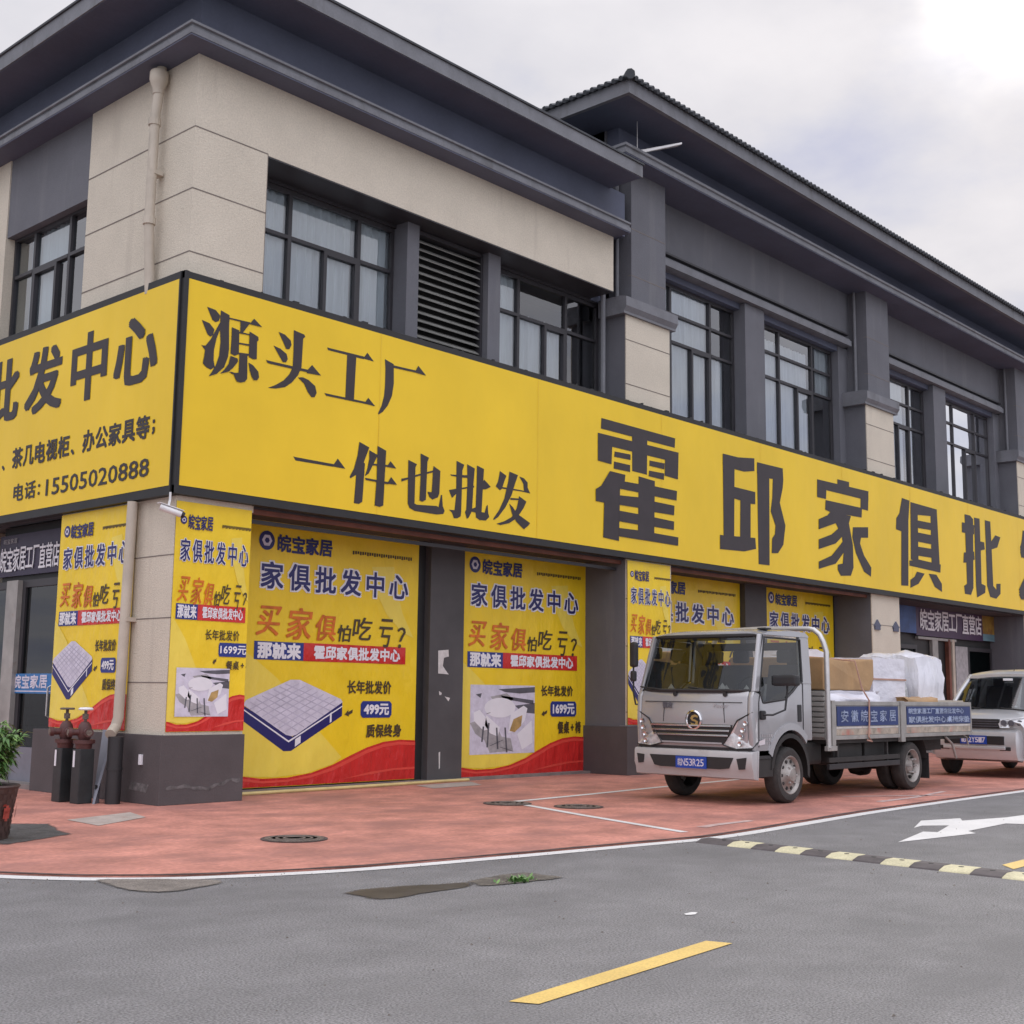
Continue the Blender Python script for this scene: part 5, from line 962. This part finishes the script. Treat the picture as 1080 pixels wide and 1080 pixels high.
# load bed: floor, headboard with hoop, drop sides, posts
BX0, BX1, BZ0, BZ1 = 6.94, 11.33, .735, 1.225
YB, YBF = YN-.03, YFAR+.03
MB().box(BX0, BX1, YB+.05, YBF-.05, BZ0-.05, BZ0+.02).build('bed_floor', 'chassis', T)
def side(y, out):
    a, b = (y, y+.035) if out < 0 else (y-.035, y)
    for x0, x1 in ((BX0+.08, 8.88), (9.04, BX1)):
        s_ = MB().box(x0, x1, a, b, BZ1-.055, BZ1).box(x0, x1, a, b, BZ0, BZ0+.05).box(x0, x0+.045, a, b, BZ0+.05, BZ1-.055).box(x1-.045, x1, a, b, BZ0+.05, BZ1-.055).box(x0+.045, x1-.045, a+.01, b-.01, BZ0+.05, BZ1-.055).build('drop_side', 'steel', T, bevel=.005)
        MB().box(x0+.05, x1-.05, a+.004 if out < 0 else b-.009, a+.009 if out < 0 else b-.004, BZ0+.14, BZ0+.165).build('white_edge', 'bedwhite', s_)
        MB().box(x0+.05, x1-.05, a+.005 if out < 0 else b-.009, a+.009 if out < 0 else b-.005, BZ0+.056, BZ0+.135).build('reflective_strip', 'reflect', s_)
        if out < 0:
            MB().box(x0+.06, x1-.06, a-.004, a+.006, BZ0+.175, BZ1-.065).build('sign_panel', 'signblue', s_)
            PQ = Plane(lambda u, v, d: (u, a-.0045-d, v)); m = MB()
            if x0 < 8: chars(m, '安徽皖宝家居', PQ, x0+.12, x1-.1, BZ0+.225, BZ1-.115, .002, (.002, .002), .26)
            else:
                chars(m, '皖宝家居工厂直营店批发中心', PQ, x0+.10, x1-.30, BZ0+.325, BZ0+.40, .002, (.003, .003), .05); chars(m, '家俱批发中心桌椅床垫', PQ, x0+.10, x1-.10, BZ0+.20, BZ0+.285, .002, (.004, .004), .05)
            m.build('bed_lettering', 'bedtext', s_)
    MB().box(8.90, 9.02, a-.012, b+.012, BZ0-.06, BZ1+.01).build('bed_post', 'steel', T, bevel=.006)
side(YB, -1); side(YBF, 1)
MB().box(BX1, BX1+.03, YB+.03, YBF-.03, BZ0, BZ1).build('tailgate', 'steel', T, bevel=.006)
MB().tube([(10.4, YB+.02, .72), (10.62, YB+.02, .62), (10.75, YB+.02, .40)], .018, 6).tube([(11.1, YB+.06, .74), (11.25, YB+.06, .70), (11.3, YB+.06, .58)], .014, 6).build('tail_bracket', 'steel', T)
hb = MB()
for k in range(9): hb.box(BX0-.10, BX0-.06, YB+.06, YBF-.06, BZ0+.03+k*.066, BZ0+.03+k*.066+.05)
hb.box(BX0-.062, BX0-.045, YB+.06, YBF-.06, BZ0, BZ0+.62); hb.build('headboard', 'steel', T, bevel=.006)
hx = BX0-.10; hy0, hy1 = YB-.005, YBF+.005; hz = 2.06
pts = [(hx, hy0, .64), (hx, hy0, 1.2), (hx, hy0+.005, 1.85)]+[(hx, hy0+.03+.22*(1-math.cos(t_)), 1.88+.27*math.sin(t_)) for t_ in (R(20), R(45), R(70), R(90))]+[(hx, YC, 2.165)]+[(hx, hy1-.03-.22*(1-math.cos(t_)), 1.88+.27*math.sin(t_)) for t_ in (R(90), R(70), R(45), R(20))]+[(hx, hy1-.005, 1.85), (hx, hy1, .64)]
MB().tube(pts, .034, 10).build('hoop', 'galv', T, smooth=True)
MB().box(BX0-.02, BX0+.07, YB-.02, YB+.05, .66, 1.235).box(BX0-.15, BX0+.10, YB-.02, YB+.03, .60, .66).build('front_post', 'steel', T, bevel=.006)

# ------------------------------------------------------------------ the load
def lump(name, label, cat, m, x0, x1, y0, y1, z0, z1, jit, sub=5, rnd=.18, group=None, seed=1):
    bm = bmesh.new(); bmesh.ops.create_cube(bm, size=2.0)
    bmesh.ops.subdivide_edges(bm, edges=bm.edges[:], cuts=sub, use_grid_fill=True)
    rn = random.Random(seed); ph = [rn.uniform(0, 6) for _ in range(9)]
    for v in bm.verts:
        c = v.co; l = max(1e-6, c.length); s = c/l*1.32; c = c.lerp(s, rnd)
        w = Vector((math.sin(3.1*c.y+ph[0])+math.sin(6.3*c.z+ph[1]), math.sin(4.2*c.x+ph[2])+math.sin(5.9*c.z+ph[3]), math.sin(3.7*c.x+ph[4])+math.sin(5.1*c.y+ph[5])))
        v.co = c+w*jit*.5+Vector((rn.uniform(-1, 1), rn.uniform(-1, 1), rn.uniform(-1, 1)))*jit*.55
    for v in bm.verts:
        v.co = Vector(((x0+x1)/2+v.co.x*(x1-x0)/2, (y0+y1)/2+v.co.y*(y1-y0)/2, max(z0, (z0+z1)/2+v.co.z*(z1-z0)/2)))-Vector(((x0+x1)/2, (y0+y1)/2, z0))
    me = bpy.data.meshes.new(name); bm.to_mesh(me); bm.free(); me.materials.append(W[m])
    for p in me.polygons: p.use_smooth = True
    try: me.set_sharp_from_angle(angle=R(42))
    except Exception: pass
    o = bpy.data.objects.new(name, me); COL.objects.link(o); o.location = ((x0+x1)/2, (y0+y1)/2, z0)
    return tag(o, label, cat, group)
FL = BZ0+.02
tag(MB().box(7.02, 8.5, YB+.08, YBF-.1, FL, 1.05).build('furniture_carton', 'card', None, bevel=.02), 'long flat carton on the bed floor under the white bundle', 'carton')
lump('wrapped_bundle', 'flat white wrapped bundle squeezed under the brown cardboard box', 'bundle', 'wrap', 7.06, 8.62, YB+.10, YBF-.12, 1.05, 1.36, .07, 7, .25, 'wrapped goods on the truck bed', 3)
cbx = MB(); x0, x1, ya, yb, z0, z1 = 6.99, 8.46, YB+.13, YBF-.2, 1.37, 1.80
cbx.add([(x0, ya, z0), (x1-.18, ya, z0+.0), (x1, ya+.03, z0+.16), (x1-.02, ya+.02, z1), (x0+.7, ya+.03, z1-.05), (x0, ya, z1-.01), (x0, yb, z0), (x1-.18, yb, z0), (x1, yb, z0+.16), (x1-.02, yb, z1+.02), (x0+.7, yb, z1+.02), (x0, yb, z1)],
        [(0, 1, 2, 3, 4, 5), (6, 11, 10, 9, 8, 7), (0, 6, 7, 1), (1, 7, 8, 2), (2, 8, 9, 3), (3, 9, 10, 4), (4, 10, 11, 5), (5, 11, 6, 0)])
bx = thing('cardboard_box', 'large brown cardboard box with dented end on top of the load behind the cab', 'box', (7.7, -3.6, 1.37))
o_ = cbx.build('carton_body', 'card', bx, bevel=.02)
MB().box(7.0, 8.3, YC-.04, YC+.04, 1.822, 1.826).build('packing_tape', 'tan', bx)
b1_ = lump('wrapped_bundle', 'pale lilac wrapped block standing right behind the brown box', 'bundle', 'wrap', 8.55, 9.55, YB+.22, -3.4, FL, 1.83, .014, 9, .04, 'wrapped goods on the truck bed', 5)
MB().box(8.54, 9.56, YB+.205, YB+.215, 1.52, 1.545).build('tape_band', 'rope', b1_)
lump('wrapped_bundle', 'crumpled translucent wrapped piece in the middle of the white bundles', 'bundle', 'film', 9.62, 10.22, YB+.52, -3.2, FL, 1.77, .06, 10, .14, 'wrapped goods on the truck bed', 8)
lump('wrapped_bundle', 'rounded white plastic bundle rearmost on the truck bed', 'bundle', 'sheet', 10.32, 11.22, YB+.36, -3.1, FL, 1.93, .06, 10, .24, 'wrapped goods on the truck bed', 11)
lump('wrapped_bundle', 'white cushion-like bundle lying behind the brown box on the far side', 'bundle', 'wrap', 7.7, 8.7, -3.5, YBF-.1, 1.36, 1.93, .06, 6, .30, 'wrapped goods on the truck bed', 13)
lump('folded_carton', 'crumpled brown carton scraps lying on the rear of the truck bed', 'carton', 'card', 9.25, 10.3, YB+.07, YB+.38, 1.05, 1.28, .16, 5, .1, None, 17)
lump('flat_carton', 'flat pale carton lying at the tail of the truck bed', 'carton', 'pipe', 10.2, 11.25, YB+.08, YB+.40, 1.0, 1.25, .03, 4, .05, None, 19)
tag(MB().tube([(7.62, YBF+.02, .75), (7.7, YBF-.25, 1.5), (7.75, -3.2, 1.855), (7.78, -3.9, 1.80), (7.80, YB+.10, 1.76), (7.90, YB+.06, 1.40), (7.95, YB-.015, 1.24), (7.93, YB-.02, .95), (7.90, YB-.02, .76), (7.97, YB-.03, .70), (7.84, YB-.03, .72)], .011, 6).build('rope', 'rope', None), 'thin pinkish rope tied over the brown box down to the truck side', 'rope')

# ------------------------------------------------------------------ the silver van
V = thing('minivan', 'silver minivan parked behind the truck at the right edge', 'van', (15, -3.75, 0))
VX, V0, V1 = 12.98, -4.66, -2.95; VC = (V0+V1)/2; HW = (V1-V0)/2
def loft(rows, name, m, parent, smooth=True, close=True):
    n = len(rows[0]); vs = [p for r in rows for p in r]
    fs = [(i*n+k, i*n+k+1, (i+1)*n+k+1, (i+1)*n+k) for i in range(len(rows)-1) for k in range(n-1)]
    if close: fs += [tuple(range(n-1, -1, -1)), tuple(range((len(rows)-1)*n, len(rows)*n))]
    return MB().add(vs, fs).build(name, m, parent, smooth=smooth)
def vrow(x, z0, z1, w, crown=.03, tum=.04):          # half-open section: sill, flank, shoulder, top
    h = z1-z0
    L_ = [(x, VC-w*.96, z0), (x, VC-w, z0+h*.25), (x, VC-w, z0+h*.62), (x, VC-w+.02, z0+h*.82), (x, VC-w+tum+.03, z1-.03), (x, VC-w*.75, z1), (x, VC-w*.35, z1+crown), (x, VC, z1+crown*1.2)]
    return L_+[(a, 2*VC-b, c) for a, b, c in reversed(L_[:-1])]
bodyrows = [vrow(VX+.06, .34, .90, HW*.90, .015), vrow(VX+.02, .36, .92, HW*.94, .02), vrow(VX+.10, .36, .96, HW*.985, .03), vrow(VX+.4, .30, 1.02, HW, .03), vrow(VX+.80, .28, 1.07, HW, .03), vrow(VX+.98, .28, 1.09, HW, .02), vrow(VX+2, .28, 1.12, HW, .0), vrow(VX+3.6, .28, 1.13, HW, .0), vrow(VX+4.3, .34, 1.12, HW*.97, .0)]
vb = loft(bodyrows, 'body', 'vsilver', V)
# greenhouse: roof and pillars, glass inset
def grow(x, z, w): return [(x, VC-w, z-.05), (x, VC-w*.96, z-.015), (x, VC-w*.6, z+.02), (x, VC, z+.03), (x, VC+w*.6, z+.02), (x, VC+w*.96, z-.015), (x, VC+w, z-.05)]
loft([grow(VX+1.55, 1.69, HW*.84), grow(VX+1.66, 1.735, HW*.86), grow(VX+2.1, 1.78, HW*.87), grow(VX+3.2, 1.79, HW*.87), grow(VX+4.1, 1.75, HW*.84), grow(VX+4.2, 1.70, HW*.82)], 'van_roof', 'vsilver', vb)
m = MB(); n = 8; rows = []
for xx, z, w in ((VX+.82, 1.10, HW*.93), (VX+1.2, 1.42, HW*.89), (VX+1.56, 1.68, HW*.83)):
    rows.append([(xx+.10*abs(-1+2*k/n)**3, VC+w*(-1+2*k/n), z) for k in range(n+1)])
vs = [p for r in rows for p in r]; m.add(vs, [(i*(n+1)+k, i*(n+1)+k+1, (i+1)*(n+1)+k+1, (i+1)*(n+1)+k) for i in range(2) for k in range(n)]); m.build('van_windscreen', 'van_glass', vb, smooth=True)
for s in (0, 1):
    mir = (lambda p: p) if s == 0 else (lambda p: (p[0], 2*VC-p[1], p[2]))
    MB().tube([mir((VX+.90, VC-HW*.95, 1.09)), mir((VX+1.30, VC-HW*.91, 1.42)), mir((VX+1.66, VC-HW*.85, 1.69))], .035, 6).build('van_pillar', 'vsilver', vb, smooth=True)
    m = MB(); m.add([mir(p) for p in ((VX+1.02, VC-HW*.955, 1.11), (VX+4.15, VC-HW*.95, 1.13), (VX+4.1, VC-HW*.835, 1.70), (VX+1.72, VC-HW*.855, 1.70))], [(0, 1, 2, 3)]); m.build('van_side_window', 'van_glass', vb)
    for xx in (2.05, 3.1): MB().tube([mir((VX+xx, VC-HW*.965, 1.1)), mir((VX+xx+.02, VC-HW*.86, 1.72))], .04, 6).build('van_pillar', 'plastic', vb)
    hl = MB(); hp = [(VX+.03, VC-.36, .93), (VX+.06, VC-.60, .965), (VX+.20, VC-.77, .985), (VX+.44, VC-HW-.004, .99), (VX+.40, VC-HW-.006, .90), (VX+.14, VC-.785, .84), (VX+.035, VC-.62, .81), (VX+.015, VC-.40, .815)]
    hl.add([mir((p[0]-.012, p[1], p[2])) for p in hp]+[mir((p[0]+.08, p[1]+.03, p[2])) for p in hp], [tuple(range(8))]+[(i, (i+1) % 8, (i+1) % 8+8, i+8) for i in range(8)])
    h_ = hl.build('van_headlamp', 'lampg', V)
    for dy in (-.46, -.58, -.70): MB().lathe([(.0001, 0), (.045, 0), (.05, .02), (.0001, .012)], mir((VX+.005+(.05 if dy < -.65 else 0), VC+dy, .895)), 'X', 12).build('lamp_cup', 'dgrey', h_)
    m = MB().box(VX+1.0, VX+1.15, *(sorted((mir((0, VC-HW-.20, 0))[1], mir((0, VC-HW+.02, 0))[1]))), 1.08, 1.24); m.build('van_mirror', 'vsilver', V, bevel=.04)
    for wx in (.82, 3.4):
        yy = V0+.0 if s == 0 else V1-.0; sg_ = 1 if s == 0 else -1
        m = MB(); A = arc(VX+wx, .31, .36, 0, 180, 14); m.add([(x, yy-sg_*.004, z) for x, z in A], [tuple(range(15))]); m.build('wheel_well', 'black', V)
        w_ = MB().lathe([(.19, 0), (.27, 0), (.305, .03), (.305, .15), (.27, .18), (.19, .18)][0:6], (VX+wx, yy-sg_*.008 if s == 0 else yy-.172, .305), 'Y', 30, True).build('van_wheel', 'tyre', V, smooth=True)
        MB().lathe([(.19, .0), (.18, .015), (.08, .03), (.0001, .02)] if s == 0 else [(.19, .18), (.18, .165), (.0001, .16)], (VX+wx, yy-sg_*.008 if s == 0 else yy-.172, .305), 'Y', 20).build('van_rim', 'rim', w_, smooth=True)
m = MB().box(VX+.012, VX+.06, VC-.40, VC+.40, .80, .955); g_ = m.build('van_grille', 'plastic', V, bevel=.02)
for z in (.835, .875, .915): MB().box(VX+.004, VX+.014, VC-.37, VC+.37, z-.006, z+.006).build('grille_bar', 'dgrey', g_)
bb = MB().prism([(VX+.02, .78), (VX-.06, .74), (VX-.09, .62), (VX-.08, .42), (VX-.02, .30), (VX+.2, .26), (VX+.2, .78)], 1, VC-HW*.80, VC+HW*.80)
bb.add([(VX+.02, VC-HW*.80, .78), (VX-.06, VC-HW*.80, .74), (VX-.09, VC-HW*.80, .62), (VX-.08, VC-HW*.80, .42), (VX-.02, VC-HW*.80, .30), (VX+.45, V0-.015, .80), (VX+.42, V0-.02, .74), (VX+.36, V0-.02, .62), (VX+.36, V0-.015, .42), (VX+.40, V0, .28)], [(0, 1, 6, 5), (1, 2, 7, 6), (2, 3, 8, 7), (3, 4, 9, 8)])
bb.add([(VX+.02, VC+HW*.80, .78), (VX-.06, VC+HW*.80, .74), (VX-.09, VC+HW*.80, .62), (VX-.08, VC+HW*.80, .42), (VX-.02, VC+HW*.80, .30), (VX+.45, V1+.015, .80), (VX+.42, V1+.02, .74), (VX+.36, V1+.02, .62), (VX+.36, V1+.015, .42), (VX+.40, V1, .28)], [(0, 1, 6, 5), (1, 2, 7, 6), (2, 3, 8, 7), (3, 4, 9, 8)])
vbp = bb.build('van_bumper', 'vsilver', V, smooth=True)
MB().box(VX-.10, VX-.07, VC-.5, VC+.5, .54, .68).build('van_intake', 'plastic', vbp, bevel=.01)
MB().box(VX-.098, VX-.05, VC-.60, VC-.42, .45, .51).box(VX-.098, VX-.05, VC+.42, VC+.60, .45, .51).build('van_fog_recess', 'plastic', vbp, bevel=.01)
MB().box(VX-.115, VX-.101, VC-.22, VC+.22, .545, .685).build('number_plate', 'plateb', vbp)
MB().box(VX-.112, VX-.07, VC-.52, VC+.52, .462, .515).build('bumper_lip', 'vsilver', vbp, bevel=.012)
PVp = Plane(lambda u, v, d: (VX-.1155-d, -u, v)); m = MB(); chars(m, '皖A2Y517', PVp, -VC-.2, -VC+.2, .57, .66, .001, (.003, .003)); m.build('plate_lettering', 'lilac', vbp)
MB().box(VX+.95, VX+1.3, VC-HW*.85, VC+HW*.85, 1.02, 1.10).build('dashboard', 'plastic', vb, bevel=.03)
for yy in (-4.1, -3.4): MB().prism([(VX+1.9, .9), (VX+2.05, .9), (VX+2.2, 1.5), (VX+2.08, 1.52)], 1, yy-.22, yy+.22).box(VX+2.1, VX+2.2, yy-.11, yy+.11, 1.5, 1.66).build('seat', 'seatm', vb, bevel=.03)
MB().box(VX+4.0, VX+4.2, VC-HW*.83, VC+HW*.83, 1.1, 1.7).build('van_tailgate', 'vsilver', vb, bevel=.03)
MB().tube([(VX+.79, VC-.05, 1.09), (VX+.84, VC+.5, 1.14)], .012, 5).tube([(VX+.80, VC-.6, 1.09), (VX+.84, VC-.1, 1.13)], .012, 5).build('van_wiper', 'plastic', vb)
MB().tube([(VX+1.72, VC-.02, 1.775), (VX+1.85, VC-.02, 1.89)], .006, 5).build('aerial', 'plastic', vb)
MB().box(VX+1.42, VX+1.44, VC-.10, VC+.06, 1.60, 1.64).build('screen_sticker', 'white', vb)

# ------------------------------------------------------------------ things at the corner
def hydrant(x, y, cap, label):
    t = thing('hydrant', label, 'hydrant', (x, y, 0), 'fire hydrants by the corner plinth')
    MB().box(x-.088, x+.088, y-.088, y+.088, 0, .60).build('sleeve', 'hbox', t, bevel=.01)
    MB().box(x-.094, x-.089, y+.02, y+.055, .40, .58).build('white_label', 'white', t)
    MB().cyl((x, y, .60), (x, y, .66), .085, .095, 16).cyl((x, y, .66), (x, y, .70), .12, n=18).build('flange', 'hred', t, smooth=True)
    MB().lathe([(.06, .70), (.075, .74), (.08, .80), (.068, .86), (.04, .90), (.0001, .91)], (x, y, 0), n=18).build('valve_body', 'hred', t, smooth=True)
    for dx, dy in ((-1, .25), (-.25, -1), (.3, 1)):
        l = math.hypot(dx, dy); dx /= l; dy /= l
        n_ = MB().cyl((x+dx*.07, y+dy*.07, .785), (x+dx*.14, y+dy*.14, .785), .038, n=12).cyl((x+dx*.14, y+dy*.14, .785), (x+dx*.18, y+dy*.18, .785), .052, n=12).build('outlet', 'hred', t, smooth=True)
        MB().cyl((x+dx*.18, y+dy*.18, .785), (x+dx*.19, y+dy*.19, .785), .034, n=10).build('outlet_cap', 'iron', n_)
    MB().cyl((x, y, .90), (x, y, 1.03), .018, n=8).cyl((x, y, .93), (x, y, .99), .035, n=8).build('stem', 'iron', t)
    m = MB().lathe([(.075, 0), (.084, .012), (.075, .024), (.066, .012), (.075, 0)], (x, y, 1.03), n=20)
    for k in range(3): m.cyl((x, y, 1.042), (x+.07*math.cos(k*2.1), y+.07*math.sin(k*2.1), 1.042), .012, n=6)
    if cap == 'white': m.lathe([(.0001, .035), (.068, .03), (.076, .02)], (x, y, 1.03), n=18)
    m.build('handwheel', 'white' if cap == 'white' else 'iron', t, smooth=True)
hydrant(-.46, 1.24, 'dark', 'red hydrant in a black sleeve with a dark handwheel, farther from the drainpipe')
hydrant(-.42, .90, 'white', 'red hydrant in a black sleeve with a white topped handwheel, nearer the drainpipe')
# the leaning board stands between the nearer hydrant and the lower drain section
bd_ = thing('leaning_board', 'grey blue board leaning on the dark plinth between hydrant and drainpipe', 'board', (-.2, .9, 0))
MB().add([(-.37, .735, .0), (-.25, .845, .0), (.0, 1.24, .80), (.0, 1.02, .80), (-.355, .715, 0), (-.235, .825, 0), (.022, 1.225, .795), (.022, 1.005, .795)], [(0, 1, 2, 3), (4, 7, 6, 5), (0, 4, 5, 1), (2, 6, 7, 3), (0, 3, 7, 4), (1, 5, 6, 2)]).build('panel', 'board', bd_)
MB().box(-.30, -.285, .79, .815, .06, .2).build('torn_sticker', 'black', bd_)
# security camera under the sign corner
t = thing('security_camera', 'white bullet security camera hanging under the corner of the sign boards', 'camera', (-.05, .05, 3.3))
cm = MB().tube([(-.03, .02, 3.49), (-.03, .02, 3.40), (-.05, .01, 3.33)], .014, 6).build('bracket', 'camw', t)
MB().cyl((-.13, .06, 3.315), (.08, -.055, 3.24), .038, n=14).build('housing', 'camw', t, smooth=True)
MB().cyl((.08, -.055, 3.24), (.11, -.07, 3.229), .037, .033, n=14).build('lens_front', 'black', t)
MB().add([(-.14, .11, 3.365), (-.15, .03, 3.365), (.085, -.10, 3.285), (.11, -.03, 3.285), (-.14, .11, 3.357), (-.15, .03, 3.357), (.085, -.10, 3.277), (.11, -.03, 3.277)], [(0, 1, 2, 3), (4, 7, 6, 5), (0, 4, 5, 1), (1, 5, 6, 2), (2, 6, 7, 3), (3, 7, 4, 0)]).build('sun_shield', 'camw', t)
# potted shrub at the left edge
px, py = -2.76, -1.70
t = thing('potted_plant', 'leafy green shrub in a dark woven basket pot at the left edge', 'plant', (px, py, 0))
pot = MB().lathe([(.0001, .0), (.20, .0), (.205, .03), (.225, .22), (.26, .42), (.275, .44), (.265, .455), (.245, .44), (.24, .40), (.0001, .40)], (px, py, 0), n=32).build('pot', 'basket', t, smooth=True)
m = MB()
for j in range(9):
    z = .03+j*.045; r = .203+.055*(z/.44)**1.4+.006
    for k in range(40):
        if (k+j) % 2: continue
        a0 = 2*math.pi*k/40; a1 = 2*math.pi*(k+.8)/40
        m.add([(px+r*math.cos(a0), py+r*math.sin(a0), z), (px+r*math.cos(a1), py+r*math.sin(a1), z), (px+(r+.006)*math.cos(a1), py+(r+.006)*math.sin(a1), z+.034), (px+(r+.006)*math.cos(a0), py+(r+.006)*math.sin(a0), z+.034)], [(0, 1, 2, 3)])
m.build('weave', 'lgrey', pot).data.materials[0] = W['basket']
m = MB()
for k in range(8):
    a = 2*math.pi*k/8+.3
    for (du, z0, z1) in ((-.05, .18, .27), (.03, .18, .27), (-.02, .21, .24), (-.06, .28, .30), (-.01, .16, .29)):
        r = .242; m.add([(px+r*math.cos(a+du*2), py+r*math.sin(a+du*2), z0), (px+r*math.cos(a+du*2+.12), py+r*math.sin(a+du*2+.12), z0), (px+(r+.012)*math.cos(a+du*2+.12), py+(r+.012)*math.sin(a+du*2+.12), z1), (px+(r+.012)*math.cos(a+du*2), py+(r+.012)*math.sin(a+du*2), z1)], [(0, 1, 2, 3)])
m.build('motif', 'bmotif', pot)
MB().lathe([(.0001, .41), (.24, .405)], (px, py, 0), n=20).build('soil', 'soil', pot)
rn = random.Random(4); st = MB(); lf = MB()
for k in range(70):
    a = rn.uniform(0, 6.283); sp = rn.uniform(.04, .26); h = rn.uniform(.55, 1.02)*(1-.3*sp)
    p0 = Vector((px+.05*math.cos(a), py+.05*math.sin(a), .40)); p3 = Vector((px+sp*math.cos(a), py+sp*math.sin(a), h)); mid = p0.lerp(p3, .5)+Vector((0, 0, .10))
    st.tube([p0, mid, p3], [.007, .005, .003], 5)
    for q in range(30):
        f = rn.uniform(.25, 1.05); c = p0.lerp(mid, f*2) if f < .5 else mid.lerp(p3, min(1.08, f*2-1))
        d = Vector((math.cos(a)*.6+rn.uniform(-1, 1), math.sin(a)*.6+rn.uniform(-1, 1), rn.uniform(-.5, .7))).normalized(); sd = d.cross(Vector((rn.uniform(-.4, .4), rn.uniform(-.4, .4), 1))).normalized(); ln = rn.uniform(.06, .13); w = ln*.15
        lf.slot(0 if rn.random() < .6 else 1).add([c, c+d*ln*.45+sd*w+Vector((0, 0, .012)), c+d*ln+Vector((0, 0, -.025)), c+d*ln*.45-sd*w+Vector((0, 0, .012))], [(0, 1, 2, 3)])
st.build('stem', 'soil', t); lf.build('foliage', ['leaf1', 'leaf2'], t)
# weeds growing out of the road edge
t = thing('weed_tuft', 'small green weed tuft growing from the puddle by the white edge line', 'weed', (-1.17, -6.38, ZR)); m = MB()
for k in range(130):
    a = rn.uniform(0, 6.283); r = abs(rn.gauss(0, .055)); x = -1.17+r*math.cos(a)*1.5; y = -6.38+r*math.sin(a)*.8; h = rn.uniform(.015, .065)
    d = Vector((rn.uniform(-1, 1), rn.uniform(-1, 1), .6)); s = d.cross(Vector((0, 0, 1))).normalized()*.007
    b = Vector((x, y, ZR)); m.slot(rn.randint(0, 1)).add([b-s, b+s, b+d*h*.6+s*1.6, b+d*h, b+d*h*.6-s*1.6], [(0, 1, 2, 3, 4)])
m.build('leaves', ['leaf1', 'leaf2'], t)
# pale hose along the foot of the wide banner
tag(MB().tube([(1.02, .52, .022), (1.6, .62, .022), (2.4, .64, .022), (3.2, .645, .022), (4.2, .69, .022), (5.2, .735, .022), (5.62, .72, .022)], .022, 8).build('hose', 'hose', None), 'pale yellow hose lying on the pavement along the foot of the wide banner', 'hose')
# roof bits over the first pilaster
t = thing('floodlight', 'slim grey floodlight arm sticking out over the gutter corner', 'floodlight', (8.85, -.1, 10.45))
MB().add([(8.75, -.05, 10.47), (8.75, -.12, 10.47), (9.35, -.55, 10.71), (9.38, -.42, 10.71), (8.75, -.05, 10.54), (8.75, -.12, 10.54), (9.35, -.55, 10.75), (9.38, -.42, 10.75)], [(0, 1, 2, 3), (4, 7, 6, 5), (0, 4, 5, 1), (1, 5, 6, 2), (2, 6, 7, 3), (3, 7, 4, 0)]).build('arm', 'galv', t, bevel=.01)
MB().box(8.70, 8.82, -.14, -.02, 10.43, 10.47).build('bracket', 'trim', t)
tag(MB().tube([(8.66, -.1, 10.42), (8.66, -.1, 11.02)], .007, 6).build('antenna', 'galv', None), 'thin upright rod on the gutter corner under the tiled eave', 'antenna')
